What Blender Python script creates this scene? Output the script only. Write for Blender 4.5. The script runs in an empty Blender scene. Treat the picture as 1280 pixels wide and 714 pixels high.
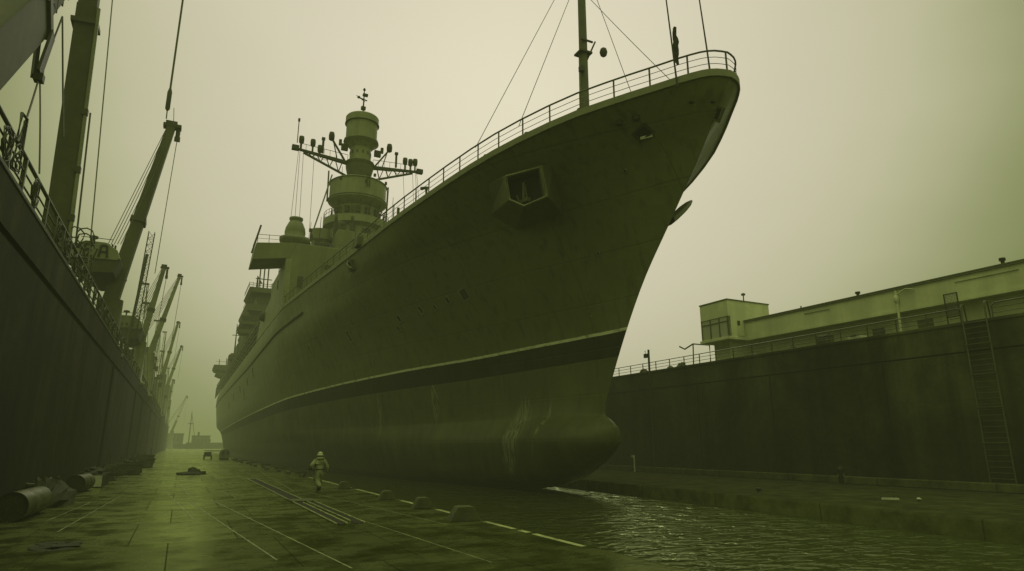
import bpy, bmesh, math, random, bisect
from mathutils import Vector, Matrix
random.seed(7)
sc = bpy.context.scene
COL = sc.collection
PI = math.pi
CX = 20.5          # centreline of the ship
def pchip(pts):
    xs = [float(p[0]) for p in pts]; ys = [float(p[1]) for p in pts]; n = len(xs)
    h = [xs[i+1]-xs[i] for i in range(n-1)]; dl = [(ys[i+1]-ys[i])/h[i] for i in range(n-1)]
    m = [0.0]*n; m[0] = dl[0]; m[-1] = dl[-1]
    for i in range(1, n-1):
        if dl[i-1]*dl[i] > 0:
            w1 = 2*h[i]+h[i-1]; w2 = h[i]+2*h[i-1]
            m[i] = (w1+w2)/(w1/dl[i-1]+w2/dl[i])
    def f(x):
        if x <= xs[0]: return ys[0]
        if x >= xs[-1]: return ys[-1]
        i = max(0, min(n-2, bisect.bisect_right(xs, x)-1))
        t = (x-xs[i])/h[i]; t2 = t*t; t3 = t2*t
        return (2*t3-3*t2+1)*ys[i]+(t3-2*t2+t)*h[i]*m[i]+(-2*t3+3*t2)*ys[i+1]+(t3-t2)*h[i]*m[i+1]
    return f
stem_y = pchip([(-1,40),(-.5,37),(-.2,34.6),(.3,32.5),(1,30.7),(1.7,29.4),(2.4,28.65),(3,28.6),(3.5,29.0),(3.8,29.4),(4.2,29.4),(5.4,28.8),(8.1,27.2),(10.5,25.5),(12.9,23.3),(15.2,21.2),(17.1,19.5),(18,18.7)])
LV = [(-1,[(0,0),(2,.5),(13,2.6),(25,4.6),(45,6.6),(105,8.2)]),
 (-.4,[(0,0),(1,.7),(2,1.0),(6,1.7),(13,3.0),(25,5.0),(45,7.0),(105,8.6)]),
 (.3,[(0,0),(.3,.6),(1,1.1),(3,1.6),(8,2.2),(16,3.6),(30,5.6),(50,7.6),(110,9)]),
 (1,[(0,0),(.3,.55),(1,1.05),(3,1.65),(7,2.1),(12,2.7),(20,4.2),(35,6.4),(55,8.4),(110,9.6)]),
 (2.4,[(0,0),(.15,.45),(.5,.8),(1.5,1.3),(3,1.7),(6,2.05),(10,2.4),(16,3.3),(25,5.1),(40,7.4),(60,8.9),(110,9.9)]),
 (3.3,[(0,0),(.15,.28),(.5,.5),(1.5,.85),(3,1.3),(6,1.65),(13,2.4),(22,4.4),(36,7.0),(56,9.2),(110,10)]),
 (3.9,[(0,0),(.5,.2),(1.5,.5),(5,1.15),(13,2.35),(22,4.5),(36,7.1),(56,9.4),(110,10.1)]),
 (5.2,[(0,0),(1,.22),(5,1.0),(13,2.4),(22,4.7),(36,7.4),(56,9.6),(110,10.3)]),
 (8,[(0,0),(1,.16),(5,1.0),(13,2.7),(23,5.4),(40,8.4),(57,10),(113,10.9),(200,11)]),
 (11,[(0,0),(1,.3),(4,1.2),(10,3.1),(20,5.6),(30,7.7),(45,9.9),(60,10.9),(200,11.4)]),
 (14,[(0,0),(.5,.24),(1,.46),(4,1.6),(10,4.0),(20,7.2),(30,9.0),(45,10.8),(60,11.6),(200,11.8)]),
 (16,[(0,0),(.4,.3),(1,.62),(4,2.15),(10,5.1),(20,8.3),(31,9.6),(47,11.1),(60,11.9),(200,12)]),
 (18,[(0,0),(.1,.5),(.3,.95),(.9,1.6),(2,2.45),(3.8,3.8),(6,5.2),(11.4,7.3),(21,9),(32,9.95),(47,11.3),(57,12),(215,12)])]
LF = [(z, pchip(t)) for z, t in LV]
YT = 248.0
def half_breadth(z, d):
    b = pchip([(zz, f(d)) for zz, f in LF])(z)
    y = stem_y(z)+d
    if y > 190:
        t = (y-190)/(YT-190); k = max(0, min(1, (8-z)/9.0))
        b *= 1-(.10+.55*k)*t*t
    return b
deck_z = pchip([(18,18.5),(20,18.25),(24,17.85),(30,17.35),(38,17.0),(60,16.9),(110,16.9),(232,16.6)])
def hull_b(y, z):   # half breadth at world y, z
    d = y-stem_y(z)
    if d <= 0: return 0.0
    if z > 15:       # rows above 15 are stretched up to the sheer
        zz = 15+(z-15)*3.0/(deck_z(y)-15); zz = min(zz, 18)
        d = y-stem_y(zz); 
        return half_breadth(zz, max(d, 0))
    return half_breadth(z, d)
def pk(y, z):      # the port bow is drawn a little finer than the starboard one
    k = max(0, min(1, (58-y)/28.0)); q = max(0, min(1, (z-11)/3.0))
    return 1-.17*k*q

# ------------------------------------------------------------------ materials
def mat(name, col, rough=.6, var=.35, scale=1.0, streak=0.0, bump=.0, metal=0.0, spec=.4, blotch=0, seams=None):
    m = bpy.data.materials.new(name); m.use_nodes = True
    nt = m.node_tree; N = nt.nodes; L = nt.links
    b = N['Principled BSDF']
    b.inputs['Roughness'].default_value = rough; b.inputs['Metallic'].default_value = metal
    b.inputs['Specular IOR Level'].default_value = spec
    b.inputs['Specular Tint'].default_value = (.75, .85, .45, 1)
    tc = N.new('ShaderNodeTexCoord')
    n1 = N.new('ShaderNodeTexNoise'); n1.inputs['Scale'].default_value = scale; n1.inputs['Detail'].default_value = 8; n1.inputs['Roughness'].default_value = .65
    L.new(tc.outputs['Object'], n1.inputs['Vector'])
    mr = N.new('ShaderNodeMapRange'); mr.inputs['From Min'].default_value = .3; mr.inputs['From Max'].default_value = .7
    mr.inputs['To Min'].default_value = 1-var; mr.inputs['To Max'].default_value = 1+var
    L.new(n1.outputs['Fac'], mr.inputs['Value'])
    fac = mr.outputs['Result']
    if streak > 0:
        mp = N.new('ShaderNodeMapping'); mp.inputs['Scale'].default_value = (.9, .9, .06)
        L.new(tc.outputs['Object'], mp.inputs['Vector'])
        n2 = N.new('ShaderNodeTexNoise'); n2.inputs['Scale'].default_value = 1.0; n2.inputs['Detail'].default_value = 6
        L.new(mp.outputs['Vector'], n2.inputs['Vector'])
        m2 = N.new('ShaderNodeMapRange'); m2.inputs['From Min'].default_value = .35; m2.inputs['From Max'].default_value = .68
        m2.inputs['To Min'].default_value = 1-streak; m2.inputs['To Max'].default_value = 1+streak
        L.new(n2.outputs['Fac'], m2.inputs['Value'])
        mu = N.new('ShaderNodeMath'); mu.operation = 'MULTIPLY'
        L.new(fac, mu.inputs[0]); L.new(m2.outputs['Result'], mu.inputs[1]); fac = mu.outputs[0]
    if blotch:
        n5 = N.new('ShaderNodeTexNoise'); n5.inputs['Scale'].default_value = .17; n5.inputs['Detail'].default_value = 9; n5.inputs['Roughness'].default_value = .75; n5.inputs['Distortion'].default_value = .4
        L.new(tc.outputs['Object'], n5.inputs['Vector'])
        m5 = N.new('ShaderNodeMapRange'); m5.inputs['From Min'].default_value = .38; m5.inputs['From Max'].default_value = .66
        m5.inputs['To Min'].default_value = 1-blotch; m5.inputs['To Max'].default_value = 1+blotch
        L.new(n5.outputs['Fac'], m5.inputs['Value'])
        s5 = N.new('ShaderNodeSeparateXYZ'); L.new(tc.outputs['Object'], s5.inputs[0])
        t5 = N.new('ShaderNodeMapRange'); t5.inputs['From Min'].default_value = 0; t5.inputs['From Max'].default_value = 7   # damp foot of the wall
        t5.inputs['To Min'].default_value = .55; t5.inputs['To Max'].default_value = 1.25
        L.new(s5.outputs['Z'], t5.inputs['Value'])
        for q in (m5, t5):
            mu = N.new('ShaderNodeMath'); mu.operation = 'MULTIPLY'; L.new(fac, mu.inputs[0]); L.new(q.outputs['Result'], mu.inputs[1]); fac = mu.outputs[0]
    if seams:      # faint plate or formwork joints: seams = (spacing along y, spacing along z, strength)
        sp = N.new('ShaderNodeSeparateXYZ'); L.new(tc.outputs['Object'], sp.inputs[0])
        for ax, d in (('Y', seams[0]), ('Z', seams[1])):
            a = N.new('ShaderNodeMath'); a.operation = 'PINGPONG'; a.inputs[1].default_value = d/2
            L.new(sp.outputs[ax], a.inputs[0])
            c = N.new('ShaderNodeMapRange'); c.inputs['From Min'].default_value = 0; c.inputs['From Max'].default_value = .05
            c.inputs['To Min'].default_value = 1-seams[2]; c.inputs['To Max'].default_value = 1
            L.new(a.outputs[0], c.inputs['Value'])
            mu = N.new('ShaderNodeMath'); mu.operation = 'MULTIPLY'
            L.new(fac, mu.inputs[0]); L.new(c.outputs['Result'], mu.inputs[1]); fac = mu.outputs[0]
    vm = N.new('ShaderNodeVectorMath'); vm.operation = 'SCALE'; vm.inputs[0].default_value = col
    L.new(fac, vm.inputs['Scale']); L.new(vm.outputs['Vector'], b.inputs['Base Color'])
    if bump > 0:
        n3 = N.new('ShaderNodeTexNoise'); n3.inputs['Scale'].default_value = scale*9; n3.inputs['Detail'].default_value = 6
        L.new(tc.outputs['Object'], n3.inputs['Vector'])
        bp = N.new('ShaderNodeBump'); bp.inputs['Strength'].default_value = bump; bp.inputs['Distance'].default_value = .03
        L.new(n3.outputs['Fac'], bp.inputs['Height']); L.new(bp.outputs['Normal'], b.inputs['Normal'])
    return m
M = {}
M['super'] = mat('superstructure_paint', (.105,.125,.042), .5, .18, .5, streak=.15)
M['superlight'] = mat('upper_works_paint', (.15,.175,.068), .5, .15, .7, streak=.16)
M['dark'] = mat('dark_steel', (.03,.036,.013), .7, .3, 2)
M['black'] = mat('black_void', (.008,.009,.005), .8, .2, 2)
M['rail'] = mat('rail_paint', (.06,.07,.026), .45, .25, 3)
M['trim'] = mat('bow_trim_paint', (.13,.15,.06), .5, .2, 2)
M['mast'] = mat('mast_paint', (.06,.072,.026), .5, .25, 1.5, streak=.15)
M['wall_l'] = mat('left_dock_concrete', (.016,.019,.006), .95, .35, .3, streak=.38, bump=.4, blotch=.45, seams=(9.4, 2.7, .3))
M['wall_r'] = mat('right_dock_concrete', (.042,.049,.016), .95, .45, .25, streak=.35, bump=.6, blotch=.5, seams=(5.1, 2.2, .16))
M['ledge'] = mat('ledge_concrete', (.085,.10,.033), .7, .5, .9, bump=.5, seams=(6.0, 50, .6))
M['ledge'].node_tree.nodes['Principled BSDF'].inputs['Specular IOR Level'].default_value = 0
for q_ in ('wall_l', 'wall_r'): M[q_].node_tree.nodes['Principled BSDF'].inputs['Specular IOR Level'].default_value = .12
M['build'] = mat('dock_building_render', (.46,.51,.24), .7, .15, .5, streak=.12)
M['roofedge'] = mat('roof_flashing', (.08,.09,.035), .5, .2, 2)
M['cranemid'] = mat('crane_haze_paint', (.11,.13,.05), .5, .3, .8, streak=.2)  # crane paint lightened to stand in for haze at a distance
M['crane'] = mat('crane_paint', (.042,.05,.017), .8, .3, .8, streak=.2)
M['cranelight'] = mat('crane_pale_paint', (.12,.14,.055), .5, .3, .8, streak=.2)  # pale paint; on the far cranes it also imitates haze
M['rope'] = mat('wire_rope', (.045,.053,.02), .6, .2, 4)
M['ropelight'] = mat('pale_wire_rope', (.13,.15,.07), .6, .2, 4)
M['drum'] = mat('worn_drum_paint', (.055,.065,.023), .45, .4, 2, bump=.3)
M['junk'] = mat('weathered_timber', (.055,.062,.026), .75, .5, 2, bump=.6)
M['tarp'] = mat('dark_tarpaulin', (.02,.024,.009), .8, .4, 2, bump=.5)
M['white'] = mat('pale_paint', (.42,.47,.26), .5, .25, 2)
M['stone'] = mat('mooring_block_concrete', (.062,.073,.026), .7, .3, 3, bump=.2)
M['railsteel'] = mat('worn_rail_steel', (.26,.30,.11), .4, .5, 2)
M['stripe'] = mat('worn_edge_paint', (.28,.32,.12), .6, .55, 2.5, bump=.2)
M['thinline'] = mat('faded_line_paint', (.17,.2,.07), .5, .6, 1.6)
M['cloth'] = mat('pale_overall_cloth', (.22,.26,.11), .85, .3, 6, bump=.5)
M['helmet'] = mat('helmet_plastic', (.36,.4,.2), .4, .1, 3)
M['skin'] = mat('skin', (.2,.2,.1), .6, .1, 5)
M['boot'] = mat('boot_leather', (.018,.02,.009), .5, .2, 5)
M['darkcloth'] = mat('dark_cloth', (.013,.015,.007), .9, .3, 6)
M['far'] = mat('far_shed_cladding', (.09,.1,.045), .8, .3, .2, streak=.2)
M['deck'] = mat('deck_paint', (.06,.07,.03), .7, .3, .5)
def glass(name):
    m = bpy.data.materials.new(name); m.use_nodes = True; b = m.node_tree.nodes['Principled BSDF']
    b.inputs['Base Color'].default_value = (.35,.38,.22,1); b.inputs['Roughness'].default_value = .08
    b.inputs['Specular Tint'].default_value = (.85,.9,.6,1); b.inputs['Transmission Weight'].default_value = .0
    return m
M['glass'] = glass('window_glass')

def hull_material():
    m = mat('hull_paint', (.108,.128,.042), .42, .13, .35, streak=.0, bump=.0, seams=(7.4, 2.45, .3))
    nt = m.node_tree; N = nt.nodes; L = nt.links; b = N['Principled BSDF']
    b.inputs['Specular IOR Level'].default_value = .3
    src = b.inputs['Base Color'].links[0].from_socket
    tc = [n for n in N if n.type == 'TEX_COORD'][0]
    sp = N.new('ShaderNodeSeparateXYZ'); L.new(tc.outputs['Object'], sp.inputs[0])
    def math_(op, a, c, v=None):
        n = N.new('ShaderNodeMath'); n.operation = op
        for i, q in enumerate((a, c)):
            if isinstance(q, (int, float)): n.inputs[i].default_value = q
            else: L.new(q, n.inputs[i])
        return n.outputs[0]
    def noise(sx, sy, sz, det=6, off=0):
        mp = N.new('ShaderNodeMapping'); mp.inputs['Scale'].default_value = (sx, sy, sz); mp.inputs['Location'].default_value = (off, off, off)
        L.new(tc.outputs['Object'], mp.inputs['Vector'])
        n = N.new('ShaderNodeTexNoise'); n.inputs['Scale'].default_value = 1; n.inputs['Detail'].default_value = det
        L.new(mp.outputs[0], n.inputs['Vector']); return n.outputs['Fac']
    def ramp(v, a, c, lo=0, hi=1):
        n = N.new('ShaderNodeMapRange'); n.inputs['From Min'].default_value = a; n.inputs['From Max'].default_value = c
        n.inputs['To Min'].default_value = lo; n.inputs['To Max'].default_value = hi
        L.new(v, n.inputs['Value']); return n.outputs['Result']
    def mix(f, a, c):
        n = N.new('ShaderNodeMix'); n.data_type = 'RGBA'
        if isinstance(f, float): n.inputs[0].default_value = f
        else: L.new(f, n.inputs[0])
        for i, q in ((6, a), (7, c)):
            if isinstance(q, tuple): n.inputs[i].default_value = (*q, 1)
            else: L.new(q, n.inputs[i])
        return n.outputs[2]
    # height above the painted waterline, which runs down slightly towards the stern
    t = math_('ADD', sp.outputs['Z'], math_('MULTIPLY', sp.outputs['Y'], .012)); t = math_('SUBTRACT', t, 8.1+.012*27)
    wob = math_('MULTIPLY', math_('SUBTRACT', noise(.8, .8, .8), .5), .05); t = math_('ADD', t, wob)
    # salt and rain runs on the upper hull, stronger farther aft
    st = ramp(noise(1.3, 1.3, .09, 7), .42, .72)
    aft = ramp(sp.outputs['Y'], 42, 90)
    upper = mix(math_('MULTIPLY', math_('MULTIPLY', st, aft), .8), src, (.17,.195,.085))
    upper = mix(math_('MULTIPLY', aft, .35), upper, (.15,.18,.062))  # stronger light on the after sides, painted in as a paler tone
    ds = ramp(noise(2.2, 2.2, .13, 6, 4), .52, .75)
    upper = mix(math_('MULTIPLY', ds, .5), upper, (.03,.034,.013))
    blotch = ramp(noise(.3, .3, .3, 5, 9), .4, .7)
    low = mix(blotch, (.075,.088,.031), (.105,.122,.043))
    scuff = math_('MULTIPLY', ramp(noise(2.4, 1.1, .22, 8, 2), .60, .72), ramp(noise(.35, .22, .16, 3, 6), .5, .62))
    low = mix(math_('MULTIPLY', scuff, .6), low, (.20,.225,.10))
    dk = ramp(noise(1.6, 1.6, .3, 7, 12), .5, .8)
    low = mix(math_('MULTIPLY', dk, .55), low, (.022,.025,.011))
    under_shade = math_('MULTIPLY', ramp(math_('ADD', sp.outputs['Z'], math_('MULTIPLY', noise(.9, .9, .25, 6, 31), 3.0)), 5.2, .9), .85)  # shade under the hull put into the paint, darkening unevenly towards the keel
    low = mix(under_shade, low, (.008,.010,.004))
    # the scraped patch on the bulb shoulder and one farther aft
    for (py, pz, wy, wz, amt) in ((36.6, 2.9, 1.1, 2.9, .42), (46.5, 5.4, .55, 2.0, .45), (33.9, 3.3, .25, 1.8, .35), (55, 4.6, .5, 2.2, .4)):
        yy = math_('ADD', math_('SUBTRACT', sp.outputs['Y'], py), math_('MULTIPLY', math_('SUBTRACT', sp.outputs['Z'], pz), .22))
        dy = math_('DIVIDE', yy, wy); dz = math_('DIVIDE', math_('SUBTRACT', sp.outputs['Z'], pz), wz)
        r2 = math_('ADD', math_('MULTIPLY', dy, dy), math_('MULTIPLY', dz, dz))
        inside = ramp(r2, 1.0, .25)
        grain = ramp(noise(5, 7, .9, 9, 3), .44, .60)
        low = mix(math_('MULTIPLY', math_('MULTIPLY', inside, grain), amt), low, (.34,.37,.19))
    dent = noise(.55, .42, .75, 3, 5); fine = noise(6, 6, 6, 5, 8); fac_s = [n for n in N if n.type == 'MATH' and n.operation == 'PINGPONG']
    hgt = math_('ADD', math_('MULTIPLY', dent, 1.0), math_('MULTIPLY', fine, .05))
    for s_ in fac_s: hgt = math_('SUBTRACT', hgt, math_('MULTIPLY', ramp(s_.outputs[0], .07, 0), .12))
    bp = N.new('ShaderNodeBump'); bp.inputs['Strength'].default_value = .5; bp.inputs['Distance'].default_value = .11
    L.new(hgt, bp.inputs['Height']); L.new(bp.outputs['Normal'], b.inputs['Normal'])
    boot = mix(ramp(noise(1.1, 1.1, .5), .3, .75), (.010,.012,.005), (.022,.026,.010))
    c = mix(ramp(t, -1.30, -1.26), low, boot)
    wear = mix(ramp(noise(1.5, 1.5, 3, 8, 20), .5, .74), (.58,.64,.34), (.20,.23,.10)); c = mix(ramp(t, -.01, .0), c, wear)
    c = mix(ramp(t, .15, .165), c, upper)
    L.new(c, b.inputs['Base Color'])
    return m
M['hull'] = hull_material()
M['hull_plain'] = mat('anchor_housing_paint', (.085,.098,.036), .5, .2, .8)

def coloured_sheen(m, col, ior, base_scale=1.0):
    # a dielectric whose reflection carries the tint of silty, oily water
    nt = m.node_tree; N = nt.nodes; L = nt.links; b = N['Principled BSDF']; out = [n for n in N if n.type == 'OUTPUT_MATERIAL'][0]
    b.inputs['Specular IOR Level'].default_value = 0
    g = N.new('ShaderNodeBsdfGlossy'); g.inputs['Color'].default_value = (*col, 1)
    f = N.new('ShaderNodeFresnel'); f.inputs['IOR'].default_value = ior
    for s, d in (('Roughness', g.inputs['Roughness']), ('Normal', g.inputs['Normal']), ('Normal', f.inputs['Normal'])):
        if b.inputs[s].is_linked: L.new(b.inputs[s].links[0].from_socket, d)
        elif s == 'Roughness': d.default_value = b.inputs[s].default_value
    fo = f.outputs[0]
    if b.inputs['Roughness'].is_linked:      # rough, drained patches mirror much less than wet ones
        k = N.new('ShaderNodeMapRange'); k.inputs['From Min'].default_value = .15; k.inputs['From Max'].default_value = .34
        k.inputs['To Min'].default_value = .8; k.inputs['To Max'].default_value = .34; L.new(b.inputs['Roughness'].links[0].from_socket, k.inputs['Value'])
        q = N.new('ShaderNodeMath'); q.operation = 'MULTIPLY'; L.new(fo, q.inputs[0]); L.new(k.outputs['Result'], q.inputs[1]); fo = q.outputs[0]
        for br in [n for n in N if n.type == 'TEX_BRICK']:      # the open joints between slabs do not mirror
            k2 = N.new('ShaderNodeRGBToBW'); L.new(br.outputs['Color'], k2.inputs[0])
            q2 = N.new('ShaderNodeMath'); q2.operation = 'MULTIPLY'; L.new(fo, q2.inputs[0]); L.new(k2.outputs[0], q2.inputs[1]); fo = q2.outputs[0]
    mx = N.new('ShaderNodeMixShader'); L.new(fo, mx.inputs[0]); L.new(b.outputs[0], mx.inputs[1]); L.new(g.outputs[0], mx.inputs[2]); L.new(mx.outputs[0], out.inputs['Surface'])

def floor_material():
    m = mat('wet_dock_floor', (.036,.043,.012), .5, .45, .8, bump=.0)
    nt = m.node_tree; N = nt.nodes; L = nt.links; b = N['Principled BSDF']
    b.inputs['Specular Tint'].default_value = (.62,.75,.25,1); b.inputs['Specular IOR Level'].default_value = .5
    src = b.inputs['Base Color'].links[0].from_socket
    tc = [n for n in N if n.type == 'TEX_COORD'][0]
    br = N.new('ShaderNodeTexBrick'); br.inputs['Scale'].default_value = 1
    br.inputs['Brick Width'].default_value = 2.3; br.inputs['Row Height'].default_value = 4.4
    br.inputs['Mortar Size'].default_value = .014; br.inputs['Mortar Smooth'].default_value = .3; br.offset = .35
    br.inputs['Color1'].default_value = (.82,.82,.82,1); br.inputs['Color2'].default_value = (1.15,1.15,1.15,1); br.inputs['Mortar'].default_value = (.3,.3,.3,1)
    L.new(tc.outputs['Object'], br.inputs['Vector'])
    mu = N.new('ShaderNodeMix'); mu.data_type = 'RGBA'; mu.blend_type = 'MULTIPLY'; mu.inputs[0].default_value = .95
    L.new(src, mu.inputs[6]); L.new(br.outputs['Color'], mu.inputs[7])
    # puddles, drawn out across the dock
    mp = N.new('ShaderNodeMapping'); mp.inputs['Scale'].default_value = (.8, .9, 1)
    L.new(tc.outputs['Object'], mp.inputs['Vector'])
    n = N.new('ShaderNodeTexNoise'); n.inputs['Scale'].default_value = 1; n.inputs['Detail'].default_value = 10; n.inputs['Roughness'].default_value = .68
    L.new(mp.outputs[0], n.inputs['Vector'])
    r = N.new('ShaderNodeMapRange'); r.inputs['From Min'].default_value = .42; r.inputs['From Max'].default_value = .60
    r.inputs['To Min'].default_value = .34; r.inputs['To Max'].default_value = .14
    L.new(n.outputs['Fac'], r.inputs['Value']); L.new(r.outputs['Result'], b.inputs['Roughness'])
    dk = N.new('ShaderNodeMapRange'); dk.inputs['From Min'].default_value = .42; dk.inputs['From Max'].default_value = .62
    dk.inputs['To Min'].default_value = 1.05; dk.inputs['To Max'].default_value = .75
    L.new(n.outputs['Fac'], dk.inputs['Value'])
    mp3 = N.new('ShaderNodeMapping'); mp3.inputs['Scale'].default_value = (.7, 5.5, 1); L.new(tc.outputs['Object'], mp3.inputs['Vector'])
    n7 = N.new('ShaderNodeTexNoise'); n7.inputs['Scale'].default_value = 1; n7.inputs['Detail'].default_value = 12; n7.inputs['Roughness'].default_value = .75
    L.new(mp3.outputs[0], n7.inputs['Vector'])
    r7 = N.new('ShaderNodeMapRange'); r7.inputs['From Min'].default_value = .35; r7.inputs['From Max'].default_value = .7; r7.inputs['To Min'].default_value = .45; r7.inputs['To Max'].default_value = 1.5
    L.new(n7.outputs['Fac'], r7.inputs['Value'])
    d7 = N.new('ShaderNodeMath'); d7.operation = 'MULTIPLY'; L.new(dk.outputs['Result'], d7.inputs[0]); L.new(r7.outputs['Result'], d7.inputs[1])
    vs = N.new('ShaderNodeVectorMath'); vs.operation = 'SCALE'
    L.new(mu.outputs[2], vs.inputs[0]); L.new(d7.outputs[0], vs.inputs['Scale']); L.new(vs.outputs[0], b.inputs['Base Color'])
    n2 = N.new('ShaderNodeTexNoise'); n2.inputs['Scale'].default_value = 5; n2.inputs['Detail'].default_value = 8
    L.new(tc.outputs['Object'], n2.inputs['Vector'])
    n4 = N.new('ShaderNodeTexNoise'); n4.inputs['Scale'].default_value = .8; n4.inputs['Detail'].default_value = 3
    L.new(tc.outputs['Object'], n4.inputs['Vector'])
    a = N.new('ShaderNodeMath'); a.operation = 'MULTIPLY_ADD'; a.inputs[1].default_value = .35
    L.new(n2.outputs['Fac'], a.inputs[0]); L.new(br.outputs['Fac'], a.inputs[2])
    a.inputs[1].default_value = .3
    neg = N.new('ShaderNodeMath'); neg.operation = 'MULTIPLY_ADD'; neg.inputs[1].default_value = -1.2
    L.new(br.outputs['Fac'], neg.inputs[0]); L.new(n2.outputs['Fac'], neg.inputs[2])
    ad = N.new('ShaderNodeMath'); ad.operation = 'MULTIPLY_ADD'; ad.inputs[1].default_value = .5
    L.new(n4.outputs['Fac'], ad.inputs[0]); L.new(neg.outputs[0], ad.inputs[2])
    bp = N.new('ShaderNodeBump'); bp.inputs['Strength'].default_value = .3; bp.inputs['Distance'].default_value = .015
    L.new(ad.outputs[0], bp.inputs['Height']); L.new(bp.outputs['Normal'], b.inputs['Normal'])
    return m
M['floor'] = floor_material()
coloured_sheen(M['floor'], (.70,.84,.34), 1.42)
def water_material():
    m = bpy.data.materials.new('dock_water'); m.use_nodes = True
    nt = m.node_tree; N = nt.nodes; L = nt.links; b = N['Principled BSDF']
    b.inputs['Base Color'].default_value = (.045,.057,.017,1); b.inputs['Roughness'].default_value = .07
    b.inputs['Specular Tint'].default_value = (.62,.72,.32,1); b.inputs['IOR'].default_value = 1.33
    tc = N.new('ShaderNodeTexCoord'); mp = N.new('ShaderNodeMapping'); mp.inputs['Scale'].default_value = (.8, 1.6, 1); mp.inputs['Rotation'].default_value = (0,0,.25)
    L.new(tc.outputs['Object'], mp.inputs['Vector'])
    n = N.new('ShaderNodeTexNoise'); n.inputs['Scale'].default_value = 1.15; n.inputs['Detail'].default_value = 3.5; n.inputs['Roughness'].default_value = .5; n.inputs['Distortion'].default_value = .9
    L.new(mp.outputs[0], n.inputs['Vector'])
    bp = N.new('ShaderNodeBump'); bp.inputs['Strength'].default_value = .9; bp.inputs['Distance'].default_value = .24
    L.new(n.outputs['Fac'], bp.inputs['Height']); L.new(bp.outputs['Normal'], b.inputs['Normal'])
    return m
M['water'] = water_material()
coloured_sheen(M['water'], (.82,.95,.48), 1.33)
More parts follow.
